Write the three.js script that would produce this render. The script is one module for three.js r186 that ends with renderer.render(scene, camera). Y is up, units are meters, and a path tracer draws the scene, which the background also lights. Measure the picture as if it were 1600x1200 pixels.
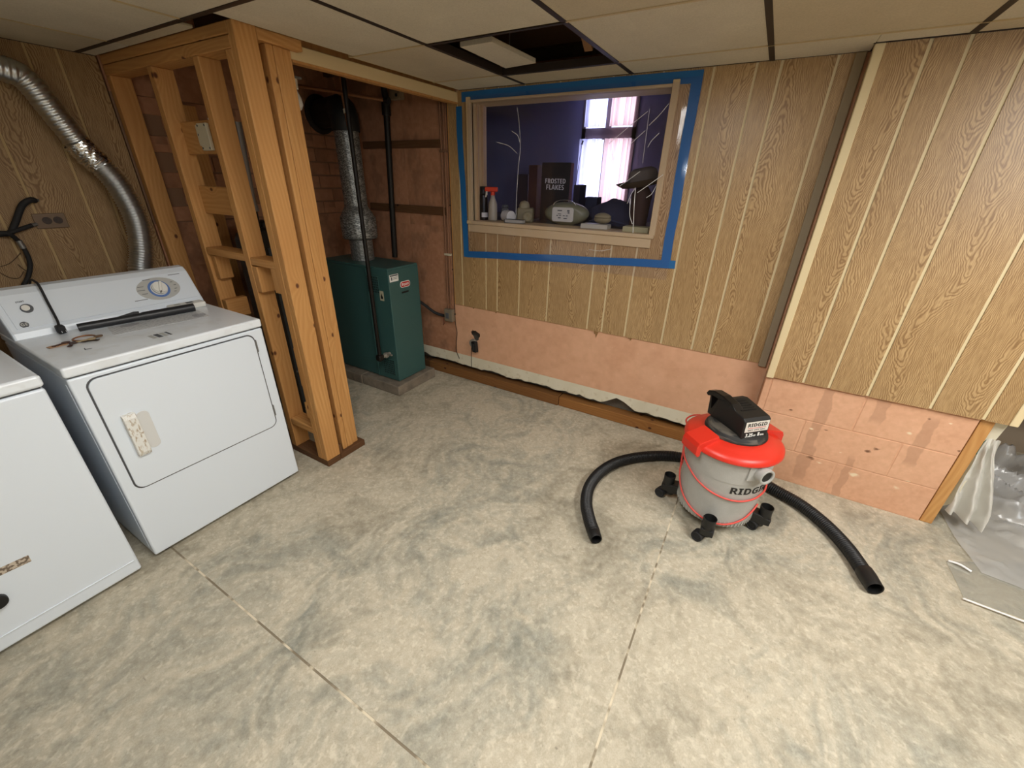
import * as THREE from 'three';
import { RoundedBoxGeometry } from 'three/addons/geometries/RoundedBoxGeometry.js';
import { mergeGeometries, mergeVertices } from 'three/addons/utils/BufferGeometryUtils.js';
import { FontLoader } from 'three/addons/loaders/FontLoader.js';
import { TextGeometry } from 'three/addons/geometries/TextGeometry.js';
import { RectAreaLightUniformsLib } from 'three/addons/lights/RectAreaLightUniformsLib.js';

// ------------------------------------------------------------------ camera, light, exposure
RectAreaLightUniformsLib.init();
const scene = new THREE.Scene();
const renderer = new THREE.WebGLRenderer({ antialias: true });
renderer.toneMapping = THREE.LinearToneMapping;
renderer.toneMappingExposure = 1.0;
renderer.shadowMap.enabled = true;
const FOCAL = 641.24, YAW = 0.521698, PITCH = -0.460599, ROLL = 0.024446, EYE = 1.52;
const camera = new THREE.PerspectiveCamera(2 * Math.atan(600 / FOCAL) * 180 / Math.PI, 4 / 3, 0.05, 60);
camera.position.set(0, EYE, 0);
camera.rotation.set(PITCH, YAW, ROLL, 'YXZ');
camera.updateMatrixWorld(true);
scene.background = new THREE.Color().setRGB(1.5, 1.7, 2.3);      // overcast sky behind the two windows
const LAMP = new THREE.Color().setRGB(1.0, 0.985, 0.955);
const DAY = new THREE.Color().setRGB(0.86, 0.94, 1.0);
const TROFFERS = [[1.377, -1.05, 23.5], [-0.478, -0.435, 13]];                 // x, z, intensity of ceiling fixtures out of view; second one added as fill
const DAYLIGHT = 34;                                            // window in the front wall
const FAR_DAYLIGHT = 16;                                         // window of the room beyond

// pixel of the 1600 x 1200 photograph -> point on a plane of the room
const rayDir = new THREE.Vector3();
function ray(px, py) { return rayDir.set((px - 800) / FOCAL, -(py - 600) / FOCAL, -1).applyQuaternion(camera.quaternion); }
function onX(px, py, X) { const d = ray(px, py), t = X / d.x; return new THREE.Vector3(X, EYE + t * d.y, t * d.z); }
function onY(px, py, Y = 0) { const d = ray(px, py), t = (Y - EYE) / d.y; return new THREE.Vector3(t * d.x, Y, t * d.z); }
function onZ(px, py, Z) { const d = ray(px, py), t = Z / d.z; return new THREE.Vector3(t * d.x, EYE + t * d.y, Z); }

// ------------------------------------------------------------------ helpers
let seed = 7;
const rnd = () => { seed = (seed + 0x6d2b79f5) | 0; let t = Math.imul(seed ^ (seed >>> 15), 1 | seed); t = (t + Math.imul(t ^ (t >>> 7), 61 | t)) ^ t; return ((t ^ (t >>> 14)) >>> 0) / 4294967296; };
const rr = (a, b) => a + (b - a) * rnd();
const mix = (a, b, t) => a + (b - a) * t;
const clamp = (x, a = 0, b = 1) => Math.min(b, Math.max(a, x));
const sstep = (a, b, x) => { const t = clamp((x - a) / (b - a)); return t * t * (3 - 2 * t); };
function hash(x, y, s) { let h = Math.imul(x, 374761393) ^ Math.imul(y, 668265263) ^ Math.imul(s, 2147483629); h = Math.imul(h ^ (h >>> 13), 1274126177); h ^= h >>> 16; return (h >>> 0) / 4294967296; }
function vn(x, y, s = 1, px = 1e9, py = 1e9) {             // value noise, periodic in px, py cells
  const xi = Math.floor(x), yi = Math.floor(y), fx = x - xi, fy = y - yi;
  const u = fx * fx * (3 - 2 * fx), v = fy * fy * (3 - 2 * fy);
  const X0 = ((xi % px) + px) % px, X1 = (X0 + 1) % px, Y0 = ((yi % py) + py) % py, Y1 = (Y0 + 1) % py;
  return mix(mix(hash(X0, Y0, s), hash(X1, Y0, s), u), mix(hash(X0, Y1, s), hash(X1, Y1, s), u), v);
}
function fbm(x, y, s, oct = 4) { let a = 0.5, t = 0, n = 0; for (let i = 0; i < oct; i++) { t += a * vn(x, y, s + i); n += a; a *= 0.5; x *= 2.03; y *= 2.03; } return t / n; }
function tex(w, h, fn, srgb = true) {
  const d = new Uint8Array(w * h * 4);
  for (let j = 0; j < h; j++) for (let i = 0; i < w; i++) {
    const c = fn(i / w, j / h), k = (j * w + i) * 4;
    if (typeof c === 'number') { d[k] = d[k + 1] = d[k + 2] = clamp(c, 0, 255); } else { d[k] = clamp(c[0], 0, 255); d[k + 1] = clamp(c[1], 0, 255); d[k + 2] = clamp(c[2], 0, 255); }
    d[k + 3] = 255;
  }
  const t = new THREE.DataTexture(d, w, h);
  t.wrapS = t.wrapT = THREE.RepeatWrapping; t.magFilter = THREE.LinearFilter; t.minFilter = THREE.LinearMipmapLinearFilter; t.generateMipmaps = true;
  if (srgb) t.colorSpace = THREE.SRGBColorSpace;
  t.needsUpdate = true;
  return t;
}
const lerp3 = (a, b, t) => [mix(a[0], b[0], t), mix(a[1], b[1], t), mix(a[2], b[2], t)];
const std = (color, roughness = 0.7, more = {}) => new THREE.MeshStandardMaterial({ color, roughness, ...more });
const phys = (color, roughness, more = {}) => new THREE.MeshPhysicalMaterial({ color, roughness, ...more });

function mesh(name, geo, mat, parent) {
  const m = new THREE.Mesh(Array.isArray(geo) ? join(geo) : geo, mat);
  m.name = name; m.castShadow = m.receiveShadow = true; parent.add(m); return m;
}
function join(list) {
  const gs = list.map((g) => { const n = g.index ? g.toNonIndexed() : g.clone(); for (const k of Object.keys(n.attributes)) if (!['position', 'normal', 'uv'].includes(k)) n.deleteAttribute(k); return n; });
  return mergeGeometries(gs);
}
const taken = {};
function numbered(name) { const n = taken[name] || 0; taken[name] = n + 1; return n ? name + '_' + String(n).padStart(3, '0') : name; }
function thing(name, label, category, pos = [0, 0, 0], turn = 0, group) {
  const o = new THREE.Group(); o.name = numbered(name); o.position.set(...pos); o.rotation.y = turn;
  o.userData = { label, category }; if (group) o.userData.group = group; scene.add(o); return o;
}
function single(name, label, category, geo, mat, group) {
  const m = mesh(numbered(name), geo, mat, scene); m.userData = { label, category }; if (group) m.userData.group = group; return m;
}
function structure(name, label, category) { const o = new THREE.Group(); o.name = name; o.userData = { kind: 'structure', label, category }; scene.add(o); return o; }

// boxes from corner to corner; uv in metres divided by the size of the pattern
function metreUV(g, su = 1, sv = 1, ou = 0, ov = 0, along = null) {
  const p = g.attributes.position, n = g.attributes.normal, uv = new Float32Array(p.count * 2);
  for (let i = 0; i < p.count; i++) {
    const P = [p.getX(i), p.getY(i), p.getZ(i)], N = [Math.abs(n.getX(i)), Math.abs(n.getY(i)), Math.abs(n.getZ(i))];
    const ax = N[0] > N[1] && N[0] > N[2] ? 0 : N[1] > N[2] ? 1 : 2;
    let a, b;
    if (along === null) { [a, b] = ax === 0 ? [P[2], P[1]] : ax === 1 ? [P[0], P[2]] : [P[0], P[1]]; } else {
      b = P[along]; const o = [0, 1, 2].filter((k) => k !== along); a = P[o[0]] + P[o[1]];
      if (ax === along) { a = P[o[0]]; b = P[o[1]]; }
    }
    uv[2 * i] = a / su + ou; uv[2 * i + 1] = b / sv + ov;
  }
  g.setAttribute('uv', new THREE.BufferAttribute(uv, 2)); return g;
}
function bx(x0, x1, y0, y1, z0, z1) {
  const g = new THREE.BoxGeometry(Math.abs(x1 - x0), Math.abs(y1 - y0), Math.abs(z1 - z0));
  g.translate((x0 + x1) / 2, (y0 + y1) / 2, (z0 + z1) / 2); return metreUV(g);
}
function rbx(x0, x1, y0, y1, z0, z1, r = 0.004, seg = 2) {
  const w = Math.abs(x1 - x0), h = Math.abs(y1 - y0), d = Math.abs(z1 - z0);
  const g = new RoundedBoxGeometry(w, h, d, seg, Math.min(r, w / 2.01, h / 2.01, d / 2.01));
  g.translate((x0 + x1) / 2, (y0 + y1) / 2, (z0 + z1) / 2); return metreUV(g);
}
function lumber(x0, x1, y0, y1, z0, z1, r = 0.004) {        // a board, grain along its longest side
  const g = rbx(x0, x1, y0, y1, z0, z1, r, 1), s = [x1 - x0, y1 - y0, z1 - z0].map(Math.abs);
  return metreUV(g, 0.5, 1.6, rnd(), rnd(), s.indexOf(Math.max(...s)));
}
const V = (x, y, z) => new THREE.Vector3(x, y, z);
function cyl(r0, r1, a, b, seg = 20, open = false) {        // from a (radius r0) to b (radius r1)
  const d = b.clone().sub(a), L = d.length(), g = new THREE.CylinderGeometry(r1, r0, L, seg, 1, open);
  g.applyQuaternion(new THREE.Quaternion().setFromUnitVectors(V(0, 1, 0), d.normalize()));
  g.translate((a.x + b.x) / 2, (a.y + b.y) / 2, (a.z + b.z) / 2); return g;
}
const curve = (pts, tension = 0.5) => new THREE.CatmullRomCurve3(pts.map((p) => (p.isVector3 ? p : V(...p))), false, 'catmullrom', tension);
const tube = (pts, r, seg = 48, rad = 8) => new THREE.TubeGeometry(curve(pts), seg, r, rad, false);
function sweep(c, n, m, rf) {                               // tube whose radius varies along its length
  const fr = c.computeFrenetFrames(n, false), pos = [], uv = [], idx = [], L = c.getLength();
  for (let i = 0; i <= n; i++) {
    const t = i / n, P = c.getPointAt(t), N = fr.normals[i], B = fr.binormals[i];
    for (let j = 0; j <= m; j++) {
      const a = j / m * Math.PI * 2, r = rf(t * L, a, t), x = Math.cos(a) * r, y = Math.sin(a) * r;
      pos.push(P.x + N.x * x + B.x * y, P.y + N.y * x + B.y * y, P.z + N.z * x + B.z * y); uv.push(j / m, t * L);
    }
  }
  for (let i = 0; i < n; i++) for (let j = 0; j < m; j++) { const a = i * (m + 1) + j, b = a + m + 1; idx.push(a, a + 1, b, b, a + 1, b + 1); }
  const g = new THREE.BufferGeometry(); g.setAttribute('position', new THREE.Float32BufferAttribute(pos, 3)); g.setAttribute('uv', new THREE.Float32BufferAttribute(uv, 2)); g.setIndex(idx); g.computeVertexNormals(); return g;
}
const lathe = (pts, seg = 40) => new THREE.LatheGeometry(pts.map((p) => new THREE.Vector2(...p)), seg);
function prism(pts, depth, bevel = 0, holes = []) {         // polygon in x,y pushed along +z
  const s = new THREE.Shape(pts.map((p) => new THREE.Vector2(...p)));
  for (const h of holes) s.holes.push(new THREE.Path(h.map((p) => new THREE.Vector2(...p))));
  return new THREE.ExtrudeGeometry(s, { depth, bevelEnabled: bevel > 0, bevelThickness: bevel, bevelSize: bevel, bevelSegments: 2, curveSegments: 8 });
}
function roundRect(w, h, r, n = 6) { const p = []; for (const [cx, cy, a0] of [[w / 2 - r, h / 2 - r, 0], [-w / 2 + r, h / 2 - r, 90], [-w / 2 + r, -h / 2 + r, 180], [w / 2 - r, -h / 2 + r, 270]]) for (let i = 0; i <= n; i++) { const a = (a0 + 90 * i / n) * Math.PI / 180; p.push([cx + Math.cos(a) * r, cy + Math.sin(a) * r]); } return p; }
const font = await new FontLoader().loadAsync('fonts/droid/droid_sans_bold.typeface.json');
function text(str, size, depth = 0.0008, width = 0) {       // centred on x, base line at y = 0, facing +z
  const g = new TextGeometry(str, { font, size, depth, curveSegments: 4, bevelEnabled: false });
  g.computeBoundingBox(); const b = g.boundingBox; g.translate(-(b.min.x + b.max.x) / 2, 0, 0);
  if (width) g.scale(width / (b.max.x - b.min.x), 1, 1);
  return g;
}

// ------------------------------------------------------------------ procedural materials
const oakTex = [1, 2].map((s) => tex(1024, 2048, (u, v) => {           // printed oak veneer, 0.6 m x 1.5 m, repeats in v
  const x = u * 0.6, y = v * 1.5;
  const wob = (vn(u * 2, v * 5, 11 * s, 1e9, 5) - 0.5) * 0.09 + (vn(u * 6, v * 14, 13 * s, 1e9, 14) - 0.5) * 0.03;
  const xc = x + wob, cell = Math.floor(xc / 0.19 + 40), t = ((xc / 0.19 + 40) - cell) * 2 - 1;
  const up = hash(cell, 3, s) > 0.5 ? 1 : -1, sh = hash(cell, 5, s);
  const warp = (vn(u * 5, v * 8, 17 * s, 1e9, 8) - 0.5) * 3.4 + (vn(u * 18, v * 30, 19 * s, 1e9, 30) - 0.5) * 1.1 + (vn(u * 44, v * 100, 21 * s, 1e9, 100) - 0.5) * 0.7;
  const f = up * v * 30 + Math.pow(Math.abs(t), 1.5) * 13 + warp + sh * 7;
  const w = f - Math.floor(f);
  let line = sstep(0.0, 0.35, w) * (1 - sstep(0.62, 0.98, w));          // soft-edged growth bands
  const pore = vn(u * 420, v * 60, 23 * s, 1e9, 60), pore2 = vn(u * 230, v * 34, 29 * s, 1e9, 34);
  line = clamp(line * 0.78 + (pore - 0.5) * 0.6 + (pore2 - 0.5) * 0.35 + 0.06);
  const tone = vn(u * 3, v * 4, 31 * s, 1e9, 4);
  const dark = lerp3([135, 101, 61], [143, 109, 68], tone), light = lerp3([187, 155, 108], [199, 167, 120], tone);
  return lerp3(dark, light, line);
}));
for (const t of oakTex) t.anisotropy = 4;
const oak = oakTex.map((map) => phys(0xffffff, 0.45, { map, clearcoat: 0.5, clearcoatRoughness: 0.3 }));
const oakDull = oakTex.map((map) => std(0xdcdad9, 0.55, { map }));
const groovePaint = std(0xdccba2, 0.5);
const pineTex = tex(512, 1024, (u, v) => {                              // construction lumber, 0.5 m x 1.6 m
  const w = (vn(u * 3, v * 3, 41, 3, 3) - 0.5) * 2.2; let f = u * 26 + w * 2 + (vn(u * 9, v * 5, 43, 9, 5) - 0.5) * 1.2;
  let kn = 0;
  for (let k = 0; k < 9; k++) { const kx = hash(k, 1, 77), ky = hash(k, 2, 77), dx = (u - kx) * 0.5, dy = (v - ky) * 1.6, d = Math.hypot(dx, dy * 0.7); f += 1.6 * Math.exp(-d * d / 0.0009); kn = Math.max(kn, 1 - sstep(0.004, 0.011, d)); }
  const s = 0.5 + 0.5 * Math.sin(f * 6.283), fib = vn(u * 160, v * 14, 45, 160, 14), bl = vn(u * 4, v * 6, 47, 4, 6);
  let c = lerp3([198, 152, 94], [220, 180, 122], s * 0.55 + fib * 0.45); c = lerp3(c, [190, 142, 86], bl * 0.45);
  return lerp3(c, [84, 46, 22], kn * 0.9);
});
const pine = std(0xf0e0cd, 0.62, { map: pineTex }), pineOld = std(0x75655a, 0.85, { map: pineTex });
const FX0 = -3.2, FZ0 = -3.1, FW = 5.2, FD = 3.8;                       // area of the floor pattern
const stains = [[620, 690, .16, .5], [780, 760, .2, .55], [905, 795, .22, .75], [690, 840, .25, .55], [600, 870, .2, .6], [480, 960, .2, .8], [470, 985, .12, .8], [630, 1040, .15, .6], [760, 1030, .12, .8], [850, 1050, .16, .7], [890, 1000, .2, .5], [930, 850, .16, .5], [250, 990, .2, .45], [130, 1020, .16, .5], [330, 1150, .2, .5], [450, 1130, .14, .5], [740, 700, .2, .35], [560, 760, .13, .45], [700, 1160, .14, .6], [1240, 880, .15, .3], [1130, 980, .18, .4], [1300, 1030, .15, .35], [1060, 860, .14, .4], [1430, 1000, .2, .3], [40, 1130, .25, .5], [820, 690, .15, .35], [1000, 700, .12, .3], [580, 660, .1, .5], [760, 860, .12, .6], [1020, 1130, .14, .4], [400, 900, .1, .6]].map(([x, y, r, a]) => { const p = onY(x, y); return [p.x, p.z, r, a]; });
const floorTex = tex(2048, 1500, (u, v) => {
  const x = FX0 + u * FW, z = FZ0 + v * FD;
  const wx = x + (fbm(x * 3, z * 3, 51, 3) - 0.5) * 0.34, wz = z + (fbm(x * 3, z * 3, 61, 3) - 0.5) * 0.34;
  const big = fbm(wx * 1.5, wz * 1.5, 71, 4), mid = fbm(wx * 6 + 9, wz * 6, 81, 4), swirl = fbm(wx * 9, wz * 4 + wx * 5, 91, 4), fine = fbm(x * 60, z * 60, 101, 3), grit = hash(Math.floor(u * 2048), Math.floor(v * 1500), 9);
  let st = 0; for (const s of stains) { const d2 = ((wx - s[0]) ** 2 + (wz - s[1]) ** 2) / (s[2] * s[2]); if (d2 < 6) st += s[3] * Math.exp(-d2 * 1.6); }
  let k = sstep(0.46, 0.72, big) * 0.18 + sstep(0.44, 0.7, mid) * 0.3 + sstep(0.46, 0.72, swirl) * 0.34 + st * 0.36 * sstep(0.28, 0.58, mid * 0.5 + swirl * 0.5 + 0.05);
  const fleck = fbm(wx * 30, wz * 24, 87, 4), grit2 = fbm(x * 85, z * 85, 89, 3);
  k = clamp(k * 0.85 + (fbm(wx * 16, wz * 16, 85, 3) - 0.5) * 0.3 + (fleck - 0.5) * 0.75, 0, 0.95);
  const lt = lerp3([193, 182, 160], [182, 174, 154], fine), dk = lerp3([142, 135, 117], [133, 133, 121], sstep(0.4, 0.6, vn(x * 2, z * 2, 111)));
  let c = lerp3(lt, dk, k);
  const g = (fine - 0.5) * 34 + (grit - 0.5) * 14; c = [c[0] + g, c[1] + g, c[2] + g];
  const spk = vn(x * 120, z * 120, 121); if (spk > 0.972) c = lerp3(c, [116, 110, 98], 0.5);
  c = lerp3(c, [217, 209, 188], sstep(0.6, 0.74, grit2) * 0.5 * (1 - k));
  return c;
});
floorTex.anisotropy = 8;
const floorBump = tex(512, 512, (u, v) => 128 + (vn(u * 128, v * 128, 131, 128, 128) - 0.5) * 120 + (vn(u * 40, v * 40, 133, 40, 40) - 0.5) * 90, false);
const concrete = std(0xffffff, 0.78, { map: floorTex });
const rawConcrete = std(0xffffff, 0.9, { map: tex(512, 512, (u, v) => { const k = fbm(u * 8, v * 8, 141, 5), g = vn(u * 128, v * 128, 143, 128, 128); return lerp3([96, 88, 78], [150, 138, 120], k * 0.8 + g * 0.25); }) });
const pinkTex = (stain) => tex(1024, 1024, (u, v) => {                  // salmon paint, 1.6 m square
  const a = fbm(u * 5, v * 5, 151, 4), b = fbm(u * 40, v * 40, 153, 3), s = vn(u * 300, v * 300, 155);
  let c = lerp3([220, 172, 138], [210, 158, 124], a); const g = (b - 0.5) * 16; c = [c[0] + g, c[1] + g, c[2] + g];
  const st = sstep(0.66, 0.76, fbm(u * 26 + 5, v * 34, 157, 3)) * stain; c = lerp3(c, [168, 126, 96], st * 0.4);
  if (s > 0.965 && vn(u * 30, v * 30, 159) > 0.6) c = lerp3(c, [236, 222, 200], 0.7);
  return c;
});
const pink = std(0xffffff, 0.72, { map: pinkTex(0.15) });
const shadedSooty = std(0xffffff, 0.85, { map: tex(512, 512, (u, v) => { const a = fbm(u * 7, v * 7, 231, 5), b = fbm(u * 50, v * 50, 233, 3), s = sstep(0.5, 0.75, fbm(u * 14 + 3, v * 9, 235, 4)); let c = lerp3([186, 136, 104], [160, 112, 82], a); const g = (b - 0.5) * 22; c = [c[0] + g, c[1] + g, c[2] + g]; return lerp3(c, [110, 78, 58], s * 0.4); }) });      // closet salmon with grime patches, darkened so its shade is in the colour
const tileTex = tex(512, 512, (u, v) => { const f = vn(u * 170, v * 170, 161, 170, 170), b = fbm(u * 4, v * 4, 163, 3), h = hash(Math.floor(u * 512), Math.floor(v * 512), 5); let k = 208 + (b - 0.5) * 14 + (f - 0.5) * 14; if (f > 0.86 && h > 0.4) k -= 22; return [k, k - 8, k - 28]; });
const tileMat = std(0xffffff, 0.9, { map: tileTex }), tileMat2 = std(0xf4efe6, 0.9, { map: tileTex });
const M = {
  teeDark: std(0x2a1f17, 0.6), teePale: std(0xc0ac84, 0.6), fascia: std(0xd8c193, 0.6), cream: std(0xe0cda2, 0.55), plaster: std(0xd9d2bb, 0.85),
  dark: std(0x1a1512, 0.9), joist: std(0x6a4c33, 0.9), whiteEnamel: phys(0xe1eaf3, 0.28, { clearcoat: 0.4, clearcoatRoughness: 0.2 }),
  gasket: std(0x4b4d50, 0.6), chrome: std(0xd0d2d4, 0.2, { metalness: 1 }), whitePlastic: std(0xe4e3dc, 0.4), greyPrint: std(0xb7b8b4, 0.5), bluePrint: std(0x5b7bb5, 0.5), inkGrey: std(0x55585c, 0.6),
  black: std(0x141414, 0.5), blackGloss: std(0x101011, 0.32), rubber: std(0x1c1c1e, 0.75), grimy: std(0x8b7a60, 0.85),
  tape: std(0x17629e, 0.6), steel: std(0x8d8f90, 0.4, { metalness: 0.8 }), galv: std(0xffffff, 0.45, { metalness: 0.65, map: tex(256, 256, (u, v) => { const k = vn(u * 26, v * 26, 171, 26, 26), g = vn(u * 60, v * 60, 173, 60, 60); return lerp3([96, 98, 96], [178, 180, 176], sstep(0.3, 0.8, k * 0.7 + g * 0.3)); }) }),
  copper: std(0x9a6a48, 0.45, { metalness: 0.6 }), ironPipe: std(0x17130f, 0.55, { metalness: 0.3 }), ivory: std(0xc9bfa4, 0.5), brownPlate: std(0x6d5a48, 0.45, { metalness: 0.3 }), brownPlug: std(0x2d1d16, 0.5),
  teal: phys(0x365b58, 0.5, { clearcoat: 0.15, clearcoatRoughness: 0.4 }), white: std(0xeeeee8, 0.5), red: std(0xc3282a, 0.45),
  vacRed: phys(0xd8301f, 0.38, { clearcoat: 0.15, clearcoatRoughness: 0.4 }), vacGrey: std(0xffffff, 0.5, { map: tex(256, 256, (u, v) => { const k = fbm(u * 7, v * 7, 181, 4), g = hash(Math.floor(u * 256), Math.floor(v * 256), 3); const b = 172 + (k - 0.5) * 18 + (g - 0.5) * 8; return [b, b - 1, b - 6]; }) }), cord: std(0xdb4f45, 0.45),
  dustyBlack: std(0xffffff, 0.7, { map: tex(256, 128, (u, v) => { const k = sstep(0.4, 0.75, fbm(u * 10, v * 6, 191, 4)); return lerp3([30, 29, 28], [112, 104, 92], k * 0.75); }) }),
  foil: std(0xc9cccd, 0.33, { metalness: 1 }), foilTape: std(0xdfe2e4, 0.18, { metalness: 1 }),
};
M.galv.map.repeat.set(3, 5);

// ------------------------------------------------------------------ the room shell
const XL = -3.04, ZB = -2.536, ZJ = -2.416, XJ = 0.185, TOP = 2.02, XR = 3.2, ZF = 2.6, ZFAR = -4.05, SLAB = 2.4;
{ // floor: four slabs between saw cuts
  const f = structure('floor', 'mottled grey concrete basement floor with saw-cut joints', 'floor');
  const cutX = [onY(1045, 800), onY(935, 1200)], cutZ = [onY(270, 868), onY(690, 1200)];
  const cx = (cutX[0].x + cutX[1].x) / 2, cz = (cutZ[0].z + cutZ[1].z) / 2, w = 0.0036;
  for (const [x0, x1] of [[XL - 0.3, cx - w], [cx + w, XR + 0.2]]) for (const [z0, z1] of [[-4.3, cz - w], [cz + w, ZF + 0.2]]) {
    const g = bx(x0, x1, -0.12, 0, z0, z1), p = g.attributes.position, uv = g.attributes.uv;
    for (let i = 0; i < p.count; i++) uv.setXY(i, (p.getX(i) - FX0) / FW, (p.getZ(i) - FZ0) / FD);
    mesh('slab', g, concrete, f);
  }
  const jt = tex(256, 16, (u, v) => lerp3([126, 114, 94], [214, 202, 176], sstep(0.35, 0.65, fbm(u * 24, v * 2, 201, 3))));
  const jm = std(0xffffff, 0.85, { map: jt });
  const jb1 = bx(XL, XR, -0.05, -0.0012, cz - w, cz + w), jb2 = bx(cx - w, cx + w, -0.05, -0.0012, ZB, ZF);
  const p2 = jb2.attributes.position, u2 = jb2.attributes.uv; for (let i = 0; i < p2.count; i++) u2.setXY(i, p2.getZ(i), 0.3);
  mesh('joint_filler', [jb1], jm, f); mesh('joint_filler', [jb2], jm, f);
}

// random-width panelling: planks proud of a cream backing that shows in the grooves
function planks(parent, edges, y0, y1, put, cut, mats = oak, gw = 0.0055) {
  for (let i = 0; i + 1 < edges.length; i++) {
    const a = edges[i] + (i ? gw : 0), b = edges[i + 1] - (i + 2 < edges.length ? gw : 0);
    const parts = cut ? cut(a, b, y0, y1) : [[a, b, y0, y1]];
    const ou = rr(0.02, 0.4) - a / 0.6, ov = rnd();
    const gs = parts.map(([p, q, r, s]) => { const g = new THREE.BoxGeometry(q - p, s - r, 0.0045); g.translate((p + q) / 2, (r + s) / 2, 0.00225); return metreUV(g, 0.6, 1.5, ou, ov); });
    const m = mesh('plank', gs.length > 1 ? join(gs) : gs[0], mats[i % 2], parent); put(m);
  }
}
{ // wall_left: panelling the dryer stands in front of, then bare masonry inside the closet
  const w = structure('wall_left', 'wood-grain panelled wall behind the dryer', 'wall');
  mesh('masonry', bx(XL - 0.3, XL - 0.05, 0, SLAB, -4.2, ZF + 0.1), rawConcrete, w);
  mesh('panel_backing', bx(XL - 0.05, XL - 0.004, 0, TOP + 0.05, -1.122, ZF), std(0xb59a6c, 0.7), w);
  const ed = [-ZF, -2.3, -1.9, -1.7, -1.3, -1.05, -0.72, -0.55, -0.33, -0.15, 0.02, 0.2, 0.38, 0.555, 0.675, 0.872, 0.979, 1.122];
  planks(w, ed, 0.02, TOP, (m) => { m.rotation.y = Math.PI / 2; m.position.x = XL - 0.004; }, null, oakDull);
  // bare salmon-painted plaster and brick courses in the closet
  mesh('plaster', bx(XL - 0.05, XL, 0, 1.25, ZB - 0.02, -1.13), shadedSooty, w);
  mesh('plaster', bx(XL - 0.05, XL, 1.88, SLAB, ZB - 0.02, -1.13), shadedSooty, w);
  mesh('mortar', bx(XL - 0.05, XL - 0.006, 1.25, 1.88, ZB - 0.02, -1.13), std(0x8a6a52, 0.9), w);
  const bg = [0, 1, 2].map((k) => metreUV(rbx(-0.02, 0.02, -0.0405, 0.0405, -0.101, 0.101, 0.004, 1), 1.6, 1.6, k * 0.3, k * 0.2));
  const half = metreUV(rbx(-0.02, 0.02, -0.0405, 0.0405, -0.048, 0.048, 0.004, 1), 1.6, 1.6);
  for (let c = 0; c < 7; c++) for (let k = 0; k < 7; k++) {
    const z = ZB + 0.06 + k * 0.21 + (c % 2 ? 0 : 0.105); if (z > -1.25) continue;
    mesh('brick', bg[(c + k) % 3], shadedSooty, w).position.set(XL - 0.018 + rr(-0.002, 0.002), 1.297 + c * 0.09, z);
    if (k === 0 && c % 2 === 0) mesh('brick', half, shadedSooty, w).position.set(XL - 0.018, 1.297 + c * 0.09, ZB + 0.01);
  }
}
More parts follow.
